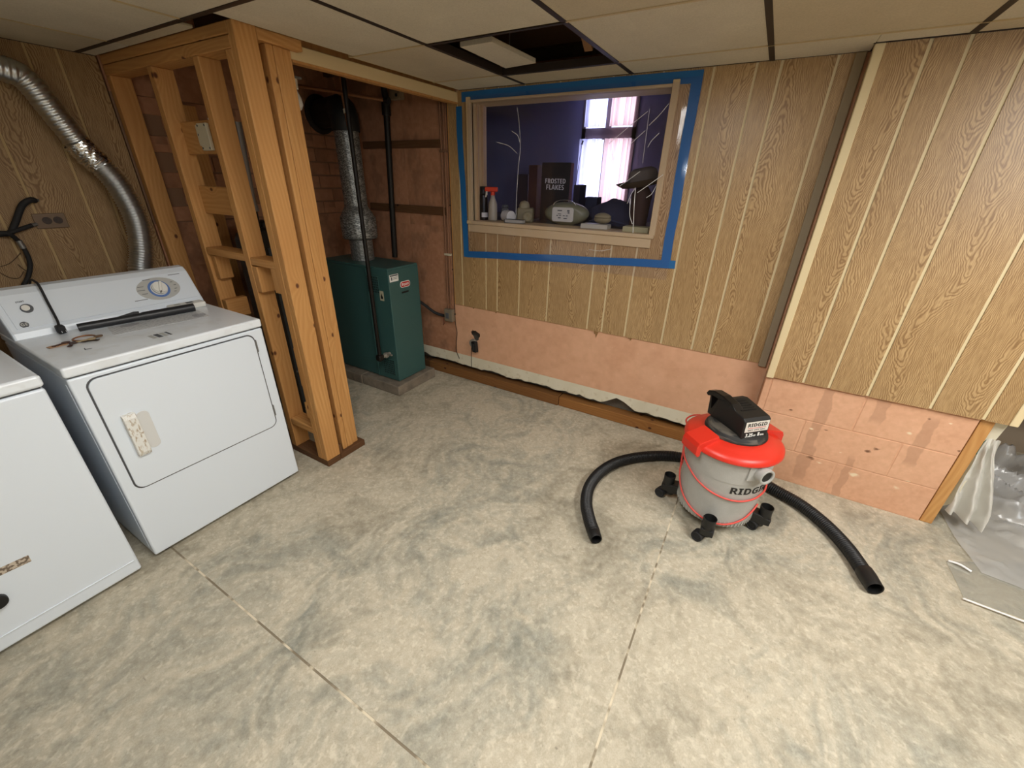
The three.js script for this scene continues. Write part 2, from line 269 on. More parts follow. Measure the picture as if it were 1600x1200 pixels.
// opening of the interior window
const WX0 = -1.8, WX1 = -0.578, WY0 = 1.262, WY1 = 1.95;
const jag = (x0, x1, y, amp, n, s) => { const p = []; for (let i = 0; i <= n; i++) { const t = i / n; p.push([mix(x0, x1, t), y + (vn(t * n * 0.5, 0.5, s) - 0.5) * amp + (hash(i, 1, s) - 0.5) * amp * 0.35]); } return p; };
{ // wall_back: drywall with a torn lower edge, furring, panelling
  const w = structure('wall_back', 'wall with the taped window, panelling above bare salmon drywall', 'wall');
  mesh('foundation', [bx(XL - 0.1, WX0 - 0.02, 0, SLAB, ZB - 0.16, ZB - 0.09), bx(WX1 + 0.02, XJ + 0.1, 0, SLAB, ZB - 0.16, ZB - 0.09), bx(WX0 - 0.02, WX1 + 0.02, 0, WY0 - 0.03, ZB - 0.16, ZB - 0.09), bx(WX0 - 0.02, WX1 + 0.02, WY1 + 0.02, SLAB, ZB - 0.16, ZB - 0.09)], rawConcrete, w);
  // salmon sheet: down to the white band, holes for the window and the broken outlet
  const hole = []; for (let i = 0; i < 16; i++) { const a = -i / 16 * Math.PI * 2, r = 1 + (hash(i, 4, 9) - 0.5) * 0.55; hole.push([-1.806 + Math.cos(a) * 0.041 * r - Math.sin(a) * 0.012, 0.405 + Math.sin(a) * 0.05 * r]); }
  const win = [[WX0, WY0 - 0.02], [WX0, WY1], [WX1, WY1], [WX1, WY0 - 0.02]];
  const sheet = prism([[-1.995, 0.215], [XJ, 0.215], [XJ, TOP + 0.1], [-1.995, TOP + 0.1]], 0.012, 0, [win, hole]);
  sheet.translate(0, 0, ZB - 0.012); metreUV(sheet, 1.6, 1.6);
  mesh('drywall', sheet, pink, w);
  mesh('closet_plaster', metreUV(bx(XL, -1.996, 0.215, SLAB, ZB - 0.012, ZB), 1.2, 1.2), shadedSooty, w).userData.label = 'grimy salmon plaster inside the boiler closet, closet shade put into its colour';
  const low = [[XL, 0.2148], ...jag(XL, XJ, 0.128, 0.03, 120, 5).map(([x, y]) => [x, y + 0.05 * Math.exp(-(((x + 0.62) / 0.05) ** 2)) + 0.03 * Math.exp(-(((x + 0.56) / 0.03) ** 2))]), [XJ, 0.2148]];
  const band = prism(low, 0.012); band.translate(0, 0, ZB - 0.011); metreUV(band, 0.8, 0.8);
  mesh('torn_band', band, std(0xffffff, 0.8, { map: tex(512, 512, (u, v) => { const k = fbm(u * 9, v * 9, 211, 4), s = sstep(0.66, 0.78, fbm(u * 30, v * 24, 213, 3)); return lerp3(lerp3([224, 217, 196], [210, 201, 176], k), [180, 162, 130], s * 0.3); }) }), w).userData.label = 'white painted band left by the removed baseboard';
  // furring strips inside the closet
  for (const [px0, py0, px1, py1, h] of [[567, 228, 687, 221, 0.048], [579, 323, 695, 326, 0.055]]) { const a = onZ(px0, py0, ZB + 0.015), b = onZ(px1, py1, ZB + 0.015); mesh('furring_strip', lumber(a.x, b.x, (a.y + b.y) / 2 - h + 0.02, (a.y + b.y) / 2 + 0.02, ZB, ZB + 0.018), pineOld, w); }
  // panelling
  const cut = (a, b, y0, y1) => { const l = -1.835, r = -0.546, out = []; if (a < l) out.push([a, Math.min(b, l), y0, y1]); if (b > r) out.push([Math.max(a, r), b, y0, y1]); const p = Math.max(a, l), q = Math.min(b, r); if (q > p) { out.push([p, q, y0, WY0 - 0.01]); out.push([p, q, WY1 + 0.02, y1]); } return out; };
  const ed = [-1.985, -1.909, -1.695, -1.598, -1.415, -1.191, -0.887, -0.785, -0.632, -0.401, -0.222, -0.124, 0.08, XJ - 0.012];
  const back = prism([[-1.983, 0.637], [XJ - 0.014, 0.637], [XJ - 0.014, TOP], [-1.983, TOP]], 0.003, 0, [win]); back.translate(0, 0, ZB); mesh('panel_backing', back, groovePaint, w);
  planks(w, ed, 0.634, TOP, (m) => { m.position.z = ZB + 0.003; }, cut);
  mesh('panel_edge', bx(-1.992, -1.985, 0.634, TOP, ZB, ZB + 0.008), pine, w);
  // torn slivers of veneer hanging under the panelling
  const sl = [[932, 517, 0.045], [985, 528, 0.02], [740, 484, 0.012], [775, 490, 0.012], [1190, 567, 0.012]];
  for (const [px, py, h] of sl) { const p = onZ(px, py, ZB); const g = prism([[p.x - 0.018, 0.64], [p.x - 0.012, 0.64 - h * 0.6], [p.x - 0.004, 0.64 - h * 0.5], [p.x + 0.002, 0.634 - h], [p.x + 0.014, 0.64 - h * 0.3], [p.x + 0.018, 0.64]], 0.003); g.translate(0, 0, ZB + 0.003); mesh('torn_veneer', g, std(0x8f6b42, 0.8), w); }
  // cove moulding in the inside corner
  mesh('corner_moulding', rbx(XJ - 0.05, XJ - 0.012, 0.62, TOP, ZB + 0.006, ZB + 0.022, 0.006), std(0x9c8f78, 0.6), w);
}
{ // baseboard: exposed sill plate under the torn band
  const b = structure('baseboard_back', 'exposed brown wood sill plate along the foot of the window wall', 'sill plate');
  mesh('sill_plate', lumber(-2.3, -1.05, 0.0, 0.078, ZB - 0.075, ZB + 0.012, 0.006), std(0x9a8468, 0.85, { map: pineTex }), b);
  mesh('sill_plate', lumber(-1.047, XJ - 0.01, 0.0, 0.074, ZB - 0.078, ZB + 0.006, 0.006), std(0xb49a78, 0.85, { map: pineTex }), b);
  mesh('sill_plate', lumber(XL, -2.303, 0.0, 0.07, ZB - 0.078, ZB + 0.004, 0.006), pineOld, b);
}
{ // wall_jog: the stretch of wall that stands forward, concrete block below, panelling above
  const w = structure('wall_jog', 'projecting wall with glossy oak panelling over salmon painted block', 'wall');
  mesh('core', [bx(XJ + 0.02, 1.028, 0, SLAB, ZJ - 0.5, ZJ - 0.045), bx(1.028, 1.10, 0.66, SLAB, ZJ - 0.5, ZJ - 0.03)], rawConcrete, w);
  // salmon paint with old vertical adhesive smears and small pits where the furring was pulled off
  const bands = [[1262, 690, 1300, 615, .05], [1372, 655, 1385, 612, .055], [1425, 720, 1455, 660, .05], [1250, 740, 1262, 700, .06], [1305, 770, 1330, 720, .035], [1500, 640, 1508, 628, .05]].map(([a, b, c, d, w2]) => { const p = onZ(a, b, ZJ - 0.018), q = onZ(c, d, ZJ - 0.018); return [(p.x + q.x) / 2, p.y, q.y, w2]; });
  const pits = [[1400, 762, .012], [1417, 752, .008], [1334, 742, .014], [1266, 715, .012], [1280, 723, .008], [1355, 705, .01], [1313, 707, .006], [1370, 702, .008], [1268, 670, .008], [1290, 672, .006], [1420, 677, .008], [1485, 662, .007], [1452, 655, .006], [1235, 640, .006], [1500, 705, .007]].map(([a, b, r]) => { const p = onZ(a, b, ZJ - 0.018); return [p.x, p.y, r]; });
  const blockPaint = std(0xffffff, 0.8, { map: tex(1024, 740, (u, v) => {
    const x = XJ + u * 0.86, y = v * 0.62, a = fbm(x * 6, y * 6, 221, 4), b = fbm(x * 60, y * 60, 223, 3);
    let c = lerp3([222, 174, 140], [211, 160, 126], a); const g = (b - 0.5) * 15; c = [c[0] + g, c[1] + g, c[2] + g];
    for (const [bx0, y0, y1, w2] of bands) { const e = (fbm(x * 18, y * 18, 225, 3) - 0.5) * 0.03, k = (1 - sstep(w2 * 0.42, w2 * 0.55, Math.abs(x - bx0 + e))) * sstep(y0 - 0.05, y0, y + e) * (1 - sstep(y1, y1 + 0.04, y + e)); c = lerp3(c, [172, 130, 102], k * 0.42); }
    for (const [px, py, r] of pits) { const d = Math.hypot((x - px) * 0.6, y - py) + (b - 0.5) * r * 1.2; if (d < r) c = lerp3(c, hash(Math.floor(px * 999), 1, 3) > 0.5 ? [236, 214, 180] : [120, 84, 60], (1 - d / r) * 1.4 > 1 ? 1 : (1 - d / r) * 1.4); }
    return c;
  }) });
  const by = [0.003, 0.203, 0.405, 0.606];
  mesh('mortar', bx(XJ + 0.002, 1.026, 0, 0.66, ZJ - 0.06, ZJ - 0.0196), pink, w);
  for (let c = 0; c < 3; c++) {
    const xs = c % 2 ? [XJ, 0.42, 0.825, 1.028] : [XJ, 0.215, 0.62, 1.028];
    for (let k = 0; k + 1 < xs.length; k++) { const g = rbx(xs[k] + (k ? 0.003 : 0), xs[k + 1] - 0.003, by[c], by[c + 1] - 0.004, ZJ - 0.13, ZJ - 0.018 + rr(-0.0005, 0.0005), 0.003, 1); metreUV(g, 0.86, 0.62, -XJ / 0.86, 0); mesh('block', g, blockPaint, w); }
  }
  mesh('side_face', metreUV(bx(XJ, XJ + 0.02, 0.61, SLAB, ZB - 0.05, ZJ - 0.003), 0.6, 1.5), oak[1], w);
  mesh('side_face', bx(XJ, XJ + 0.02, 0, 0.61, ZB - 0.05, ZJ - 0.1), pink, w);
  mesh('panel_backing', bx(XJ + 0.004, 1.11, 0.614, TOP + 0.05, ZJ - 0.03, ZJ - 0.004), groovePaint, w);
  planks(w, [XJ + 0.03, 0.348, 0.458, 0.614, 0.847, 1.027, 1.107], 0.612, TOP, (m) => { m.position.z = ZJ - 0.004; }, null, oak, 0.0065);
  mesh('corner_trim', rbx(XJ - 0.004, XJ + 0.03, 0.606, TOP, ZJ - 0.028, ZJ + 0.006, 0.004), M.cream, w);
  mesh('corner_trim', rbx(1.107, 1.136, 0.612, TOP, ZJ - 0.028, ZJ + 0.006, 0.004), M.cream, w);
  mesh('end_stud', lumber(1.031, 1.079, 0.0, 0.62, ZJ - 0.12, ZJ - 0.022), pine, w);
  const pl = prism([[1.08, 0.1], [1.118, 0.14], [1.112, 0.26], [1.128, 0.4], [1.118, 0.5], [1.13, 0.62], [1.08, 0.62]], 0.014); pl.translate(0, 0, ZJ - 0.06);
  mesh('broken_drywall', pl, M.plaster, w);
  const tp = prism([[1.082, 0.42], [1.1, 0.43], [1.104, 0.46], [1.098, 0.475], [1.108, 0.5], [1.094, 0.51], [1.082, 0.48]], 0.002); tp.translate(0, 0, ZJ - 0.046); mesh('paint_patch', tp, std(0x2f8a86, 0.7), w);
}
{ // the rest of the shell, behind and beside the photographer and the storage space beyond the projecting wall
  const w1 = structure('wall_front', 'plain wall behind the photographer with a daylight window', 'wall');
  const wm = std(0xb9a27c, 0.8), a = [2.12, 2.68, 1.4, 1.95];
  mesh('wall_body', [bx(XL - 0.2, a[0], 0, SLAB, ZF, ZF + 0.15), bx(a[1], XR + 0.2, 0, SLAB, ZF, ZF + 0.15), bx(a[0], a[1], 0, a[2], ZF, ZF + 0.15), bx(a[0], a[1], a[3], SLAB, ZF, ZF + 0.15)], wm, w1);
  const wn = structure('window_1', 'daylight window in the wall behind the photographer', 'window');
  mesh('frame', [bx(a[0], a[0] + 0.05, a[2], a[3], ZF + 0.02, ZF + 0.1), bx(a[1] - 0.05, a[1], a[2], a[3], ZF + 0.02, ZF + 0.1), bx(a[0], a[1], a[2], a[2] + 0.05, ZF + 0.02, ZF + 0.1), bx(a[0], a[1], a[3] - 0.05, a[3], ZF + 0.02, ZF + 0.1), bx(2.38, 2.42, a[2], a[3], ZF + 0.03, ZF + 0.09)], M.white, wn);
  for (const [p, q] of [[a[0] + 0.05, 2.38], [2.42, a[1] - 0.05]]) mesh('pane', bx(p, q, a[2] + 0.05, a[3] - 0.05, ZF + 0.058, ZF + 0.062), phys(0xffffff, 0.02, { transmission: 1, thickness: 0, ior: 1.45 }), wn);
  const dl = new THREE.RectAreaLight(DAY, DAYLIGHT, a[1] - a[0] - 0.1, a[3] - a[2] - 0.1); dl.name = 'daylight'; dl.position.set((a[0] + a[1]) / 2, (a[2] + a[3]) / 2, ZF + 0.015); dl.lookAt((a[0] + a[1]) / 2, (a[2] + a[3]) / 2, 0); wn.add(dl);
  const w2 = structure('wall_right', 'plain wall at the far right of the basement', 'wall');
  mesh('wall_body', bx(XR, XR + 0.15, 0, SLAB, -4.2, ZF + 0.15), wm, w2);
  const w3 = structure('wall_storage', 'dark wall at the back of the storage space', 'wall');
  mesh('wall_body', bx(0.95, XR + 0.1, 0, SLAB, -3.75, -3.6), std(0x9c8c78, 0.9), w3);
  mesh('wall_body', bx(0.93, 1.026, 0, SLAB, -3.65, ZJ - 0.12), std(0x9c8c78, 0.9), w3);
}

// ------------------------------------------------------------------ dropped ceiling
const GX = [-2.66, -2.03, -1.42, -0.79, -0.166, 0.452, 1.07, 1.685, 2.3, 2.915], GZ = [-2.28, -1.68, -1.05, -0.435, 0.18, 0.795, 1.41, 2.025];
{
  const c = structure('ceiling', 'dropped ceiling of cream lay-in tiles with one tile missing', 'ceiling');
  mesh('deck', bx(XL - 0.3, XR + 0.2, SLAB - 0.02, SLAB + 0.08, -4.3, ZF + 0.2), M.joist, c);
  for (let z = -2.46; z < ZF; z += 0.406) mesh('joist', bx(XL, XR, 2.16, SLAB - 0.02, z - 0.019, z + 0.019), M.joist, c);
  { const g = bx(-0.018, 0.018, -0.3, 0.3, -0.02, 0.02); g.rotateX(0.95); g.translate(-0.86, 2.22, -1.86); mesh('brace', g, std(0x8a6545, 0.9), c); }
  const xs = [XL + 0.002, ...GX, XR], zs = [ZB + 0.008, ...GZ, ZF], th = 0.012, g0 = 0.006;
  const isLamp = (xc, zc) => TROFFERS.some(([x, z]) => Math.abs(x - xc) < 0.33 && Math.abs(z - zc) < 0.64);
  for (let i = 0; i + 1 < xs.length; i++) for (let j = 0; j + 1 < zs.length; j++) {
    let x0 = xs[i], x1 = xs[i + 1], z0 = zs[j], z1 = zs[j + 1]; const xc = (x0 + x1) / 2, zc = (z0 + z1) / 2;
    if (isLamp(xc, zc)) continue;
    if (i <= 2 && j <= 2) { if (i <= 1) { if (j !== 2) continue; z0 = -1.128; if (i === 1) x1 = -2.1; } else x0 = j === 2 ? -1.862 : -1.892; }
    if (Math.abs(xc - (-1.105)) < 0.1 && Math.abs(zc - (-1.98)) < 0.1) continue;                       // the missing tile
    if (x1 > XJ && x0 < 1.1 && z0 < ZJ) { if (x0 < XJ) { mesh('tile', metreUV(rbx(x0 + g0, XJ - 0.004, TOP, TOP + th, z0 + 0.002, z1 - g0, 0.003, 1), 0.6, 0.6, rnd(), rnd()), tileMat, c); x0 = XJ - 0.004 - g0; } z0 = ZJ + 0.01; }
    if (x0 > 1.0 && z0 < ZJ + 0.02) z0 = -3.6;
    mesh('tile', metreUV(rbx(x0 + g0, x1 - g0, TOP, TOP + th, z0 + g0, z1 - g0, 0.003, 1), 0.6, 0.6, rnd(), rnd()), (i + j) % 3 ? tileMat : tileMat2, c);
  }
  // exposed grid: dark main runners, pale cross pieces
  const tee = (x0, x1, z0, z1, m, y = TOP - 0.002) => mesh(m === M.teeDark ? 'main_runner' : 'cross_tee', bx(x0, x1, y, TOP + 0.03, z0, z1), m, c);
  for (const x of GX) { const z0 = x > XJ && x < 1.1 ? ZJ + 0.008 : x > 1.07 ? -3.6 : x < -1.5 ? -1.05 : ZB + 0.008; const dark = x > -1.5; tee(x - (dark ? 0.011 : 0.006), x + (dark ? 0.011 : 0.006), z0, ZF, dark ? M.teeDark : M.teePale); }
  for (const z of GZ) { const dark = z === -1.05; const x0 = z < -1.1 ? -1.888 : XL; if (dark) { tee(XL, -1.43, z - 0.011, z + 0.011, M.teeDark); tee(-1.408, XR, z - 0.006, z + 0.006, M.teePale); } else tee(x0, XR, z - 0.006, z + 0.006, M.teePale); }
  tee(-1.425, -0.785, -2.296, -2.27, M.teeDark, TOP - 0.003); tee(-1.425, -0.785, -1.692, -1.674, M.teeDark, TOP - 0.003);
  mesh('wall_angle', [bx(-1.888, XJ, TOP - 0.001, TOP + 0.02, ZB + 0.003, ZB + 0.012), bx(XJ - 0.01, 1.13, TOP - 0.001, TOP + 0.02, ZJ, ZJ + 0.01), bx(XL, XL + 0.008, TOP - 0.001, TOP + 0.02, -1.12, ZF)], M.teeDark, c);
}
{ // trim_1: fascia board over the open side of the closet
  const t = structure('trim_1', 'cream fascia board over the open side of the boiler closet', 'trim');
  mesh('fascia_board', rbx(-1.93, -1.905, 1.957, 2.012, ZB + 0.004, -1.372, 0.004), M.fascia, t);
  mesh('lip', bx(-1.945, -1.905, 1.948, 1.957, ZB + 0.004, -1.385), pine, t);
  mesh('backer', bx(-1.935, -1.93, 1.957, SLAB - 0.02, ZB + 0.004, -1.42), pine, t);
}
for (const [x, z, I] of TROFFERS) { // recessed fluorescent fixtures out of view; the one by the washer is added fill
  const t = thing('ceiling_light', x > 0 ? 'recessed fluorescent ceiling fixture nearer the projecting wall' : 'unseen ceiling fixture added as fill light nearer the washing machine', 'light', [x, TOP, z], 0, 'fluorescent ceiling fixtures');
  mesh('housing', [bx(-0.29, 0.29, 0.07, 0.08, -0.59, 0.59), bx(-0.3, -0.285, 0.0, 0.08, -0.6, 0.6), bx(0.285, 0.3, 0.0, 0.08, -0.6, 0.6), bx(-0.285, 0.285, 0, 0.08, -0.6, -0.585), bx(-0.285, 0.285, 0, 0.08, 0.585, 0.6)], M.white, t);
  mesh('diffuser', bx(-0.283, 0.283, 0.012, 0.016, -0.583, 0.583), std(0xffffff, 0.6, { emissive: LAMP, emissiveIntensity: 2.5 }), t);
  const l = new THREE.RectAreaLight(LAMP, I, 0.56, 1.16); l.name = 'lamp'; l.position.set(0, 0.006, 0); l.rotation.x = -Math.PI / 2; t.add(l);
}

// ------------------------------------------------------------------ stud partition
{
  const w = structure('wall_partition', 'bare pine stud partition at the boiler closet corner', 'wall');
  const z0 = -1.224, z1 = -1.135;
  mesh('top_plate', lumber(XL + 0.005, -1.908, 1.944, 1.985, z0, z1), pine, w);
  mesh('top_plate', lumber(XL + 0.005, -1.908, 1.987, 2.027, z0, z1), pine, w);
  mesh('top_plate', lumber(-1.957, -1.872, 1.985, 2.026, -1.42, -1.226), pine, w);
  mesh('bottom_plate', lumber(-3.02, -1.868, 0, 0.04, z0, z1), pineOld, w);
  mesh('bottom_plate', lumber(-1.957, -1.868, 0, 0.04, -1.405, -1.226), pineOld, w);
  for (const [x, m] of [[-3.034, pine], [-2.599, pine], [-2.196, pine], [-1.952, pine]]) mesh('stud', lumber(x, x + 0.0435, 0.04, 1.944, z0, z1), m, w);
  mesh('stud', lumber(-1.907, -1.869, 0.04, 2.027, z0, z1), pine, w);
  mesh('stud', lumber(-1.957, -1.888, 0.04, 1.985, -1.294, -1.262), pine, w);
  mesh('stud', lumber(-1.957, -1.888, 0.04, 1.985, -1.336, -1.2955), pine, w);
  mesh('stud', lumber(-1.957, -1.894, 0.04, 1.985, -1.376, -1.3355), pine, w);
  mesh('stud', lumber(XL + 0.002, XL + 0.04, 0.04, 1.86, -1.5, -1.42), pine, w);
  const bl = (x0, x1, y0, y1, a, b, m = pine) => mesh('blocking', lumber(x0, x1, y0, y1, a, b), m, w);
  bl(-2.555, -2.197, 1.6, 1.735, -1.224, -1.187); bl(-2.555, -2.197, 1.332, 1.46, -1.224, -1.187);
  bl(-2.554, -2.197, 1.13, 1.166, -1.223, -1.137, pine); bl(-2.151, -1.953, 1.118, 1.154, -1.223, -1.137, pine);
  bl(-2.554, -2.514, 1.0, 1.125, -1.222, -1.15); bl(-2.151, -2.111, 0.985, 1.112, -1.222, -1.136); bl(-2.554, -2.512, 0.78, 0.885, -1.26, -1.14);
  bl(-2.003, -1.953, 1.0, 1.12, -1.222, -1.14); bl(-2.151, -1.953, 0.2, 0.24, -1.222, -1.137);
  bl(-1.974, -1.953, 0.3, 0.4, -1.22, -1.137); bl(-1.966, -1.953, 0.5, 0.72, -1.22, -1.14);
  mesh('corner_block', [lumber(-1.925, -1.868, 0.0405, 0.1, -1.242, -1.2245)], pineOld, w);
}

// ------------------------------------------------------------------ interior window and the room seen through it
{
  const w = structure('window_2', 'interior window with cream casing and a deep ledge', 'window');
  const cm = std(0xcdb48a, 0.6), z = ZB + 0.0075;
  mesh('casing', rbx(WX0 - 0.032, WX0, WY0 - 0.005, WY1 + 0.03, z - 0.004, z + 0.014, 0.004), cm, w);
  mesh('casing', rbx(WX1, WX1 + 0.034, WY0 - 0.005, WY1 + 0.03, z - 0.004, z + 0.014, 0.004), cm, w);
  mesh('casing', rbx(WX0, WX1, WY1, WY1 + 0.014, z - 0.004, z + 0.014, 0.004), cm, w);
  mesh('jamb', bx(WX0 - 0.02, WX0, WY0, WY1, ZB - 0.165, ZB), cm, w); mesh('jamb', bx(WX1, WX1 + 0.02, WY0, WY1, ZB - 0.165, ZB), cm, w); mesh('head', bx(WX0, WX1, WY1, WY1 + 0.018, ZB - 0.165, ZB), cm, w);
  mesh('stop', [bx(WX0, WX0 + 0.012, WY0, WY1, ZB - 0.06, ZB - 0.045), bx(WX0, WX0 + 0.018, WY0, WY1, ZB - 0.125, ZB - 0.1)], std(0xbda07a, 0.6), w);
  mesh('stool', rbx(WX0 - 0.045, WX1 + 0.03, WY0 - 0.024, WY0, ZB - 0.16, ZB + 0.026, 0.006), cm, w);
  mesh('apron', rbx(WX0 - 0.035, WX1 + 0.018, WY0 - 0.075, WY0 - 0.025, ZB + 0.007, ZB + 0.022, 0.004), cm, w);
  const led = structure('wall_beyond', 'lavender walls of the room beyond the interior window', 'wall');
  const lav = std(0x9a98b8, 0.8);
  mesh('ledge', bx(-2.6, -0.1, WY0 - 0.04, WY0 - 0.0005, -3.35, ZB - 0.161), std(0x4b4540, 0.7), led);
  mesh('ledge_front', bx(-2.6, -0.1, 0, WY0 - 0.04, -3.35, -3.3), std(0x4b4540, 0.8), led);
  const a = [onZ(912, 300, ZFAR), onZ(992, 142, ZFAR)], x0 = -1.66, x1 = -1.17, y0 = 1.3, y1 = 2.2;
  mesh('wall_body', [bx(-3.3, x0, 0, SLAB, ZFAR - 0.12, ZFAR), bx(x1, 1.0, 0, SLAB, ZFAR - 0.12, ZFAR), bx(x0, x1, 0, y0, ZFAR - 0.12, ZFAR), bx(x0, x1, y1, SLAB, ZFAR - 0.12, ZFAR)], lav, led);
  mesh('wall_body', bx(-3.3, -3.2, 0, SLAB, ZFAR, ZB - 0.16), lav, led); mesh('wall_body', bx(0.3, 0.4, 0, SLAB, ZFAR, ZB - 0.17), lav, led);
  mesh('ceiling_board', bx(-3.3, 0.4, 2.3, 2.33, ZFAR, ZB - 0.165), lav, led);
  const fw = structure('window_3', 'bright curtained sash window at the back of the room beyond', 'window');
  mesh('sash', [bx(x0, x0 + 0.035, y0, y1, ZFAR - 0.07, ZFAR + 0.01), bx(x1 - 0.035, x1, y0, y1, ZFAR - 0.07, ZFAR + 0.01), bx(x0, x1, 1.86, 1.95, ZFAR - 0.06, ZFAR + 0.01), bx(x0, x1, y0, y0 + 0.04, ZFAR - 0.07, ZFAR + 0.02), bx(-1.455, -1.4, y0, y1, ZFAR - 0.05, ZFAR - 0.02)], std(0x6a5a5e, 0.6), fw);
  for (const [p, q] of [[y0 + 0.04, 1.86], [1.95, y1]]) mesh('pane', bx(x0 + 0.035, x1 - 0.035, p, q, ZFAR - 0.042, ZFAR - 0.039), phys(0xffffff, 0.02, { transmission: 1, thickness: 0 }), fw);
  const fl = new THREE.RectAreaLight(new THREE.Color().setRGB(0.72, 0.78, 1.0), FAR_DAYLIGHT, x1 - x0, y1 - y0); fl.name = 'daylight'; fl.position.set((x0 + x1) / 2, (y0 + y1) / 2, ZFAR - 0.1); fl.lookAt((x0 + x1) / 2, (y0 + y1) / 2, 0); fw.add(fl);
  const sheer = phys(0xdedcf0, 1, { transmission: 0.4, thickness: 0, side: THREE.DoubleSide }), sheer2 = phys(0xe6c7bd, 1, { transmission: 0.36, thickness: 0, side: THREE.DoubleSide });
  for (const [p, q, y0c, y1c, m, s, lab] of [[-1.67, -1.44, 1.29, 1.865, sheer, 3, 'long white sheer curtain below the sash rail of the far window'], [-1.42, -1.19, 1.29, 1.865, sheer2, 5, 'long pale pink sheer curtain with darker folds in the far window'], [-1.62, -1.45, 1.955, 2.22, sheer, 7, 'short white curtain above the sash rail of the far window'], [-1.40, -1.19, 1.955, 2.22, sheer2, 9, 'short pink curtain above the sash rail of the far window']]) {
    const g = new THREE.PlaneGeometry(q - p, y1c - y0c, 60, 6), P = g.attributes.position;
    for (let i = 0; i < P.count; i++) P.setZ(i, 0.014 * Math.sin(P.getX(i) * 150 + s) + 0.01 * Math.sin(P.getX(i) * 63 + s * 2));
    g.translate((p + q) / 2, (y0c + y1c) / 2, ZFAR + 0.05); g.computeVertexNormals(); single('curtain', lab, 'curtain', g, m);
  }
}
{ // taped plastic film
  const t = thing('window_film', 'clear plastic film taped over the interior window with blue tape', 'plastic film');
  const F = ZB + 0.03, film = new THREE.PlaneGeometry(1.41, 0.965, 70, 48), P = film.attributes.position;
  for (let i = 0; i < P.count; i++) {
    const x = P.getX(i) / 1.41 + 0.5, y = P.getY(i) / 0.965 + 0.5, e = Math.min(x, 1 - x, y, 1 - y) * 25;
    const lift = clamp(e); const pull = -0.017 * (1 - lift);
    P.setZ(i, pull + lift * ((fbm(x * 5, y * 5, 301, 3) - 0.5) * 0.004 + (vn(x * 14 + y * 9, y * 2, 303) - 0.5) * 0.0015));
  }
  film.translate(-1.143, 1.503, F); film.computeVertexNormals();
  mesh('film', film, phys(0xf6f6ff, 0.07, { transmission: 1, thickness: 0, ior: 1.45, side: THREE.DoubleSide }), t);
  const crease = phys(0xffffff, 0.12, { transmission: 0.25, thickness: 0, clearcoat: 1 });
  const C = (pts, r = 0.0014) => { const q = pts.map(([x, y]) => onZ(x, y, F + 0.006)); mesh('crease', tube(q, r, 16 * pts.length, 5), crease, t); };
  C([[808, 168], [811, 192], [813, 230], [810, 260], [807, 310], [806, 342]], 0.0013); C([[776, 222], [795, 228], [808, 240]], 0.0016); C([[950, 226], [985, 196], [1012, 174]]); C([[984, 226], [1008, 204]]); C([[1014, 196], [1030, 180], [1045, 162]]); C([[1012, 230], [1018, 220], [1030, 208]]);
  C([[980, 318], [986, 304], [993, 293]]); C([[968, 291], [985, 279], [1000, 268]]); C([[996, 301], [1012, 290], [1022, 283], [1036, 273]], 0.0018); C([[1010, 309], [1018, 303], [1025, 291]]); C([[993, 295], [991, 320], [989, 364]], 0.002); C([[985, 310], [984, 335], [988, 350]], 0.002); C([[1015, 170], [1011, 200], [1004, 255]], 0.001);
  C([[955, 228], [958, 250]], 0.001); C([[800, 205], [809, 212], [812, 222]], 0.002); C([[920, 390], [938, 392], [955, 389]], 0.001);
  // tape strips; a strip follows the wall with slightly uneven edges
  const strip = (a, b, w, z, s) => { // a,b: [x,y] ends of the centre line on the wall
    const d = [b[0] - a[0], b[1] - a[1]], L = Math.hypot(...d), n = [-d[1] / L, d[0] / L], k = 24, L1 = [], L2 = [];
    for (let i = 0; i <= k; i++) { const u = i / k, o = (vn(u * 6, 1, s) - 0.5) * 0.006, cx = a[0] + d[0] * u + n[0] * o, cy = a[1] + d[1] * u + n[1] * o; L1.push([cx + n[0] * w / 2, cy + n[1] * w / 2]); L2.unshift([cx - n[0] * w / 2, cy - n[1] * w / 2]); }
    const g = prism([...L2, ...L1].reverse(), 0.0007); g.translate(0, 0, z); mesh('tape_strip', g, M.tape, t);
  };
  const z = ZB + 0.0095;
  strip([-1.87, 1.985], [-0.445, 1.987], 0.052, z + 0.0008, 3);
  strip([-0.468, 2.005], [-0.44, 1.105].map((v, i) => (i ? v : -0.462)), 0.05, z + 0.0016, 5);
  strip([-1.862, 1.028], [-0.405, 1.118].map((v, i) => (i ? 1.112 : v)), 0.044, z + 0.0024, 7);
  strip([-1.895, 1.935], [-1.862, 1.008], 0.046, z + 0.0032, 9);
}
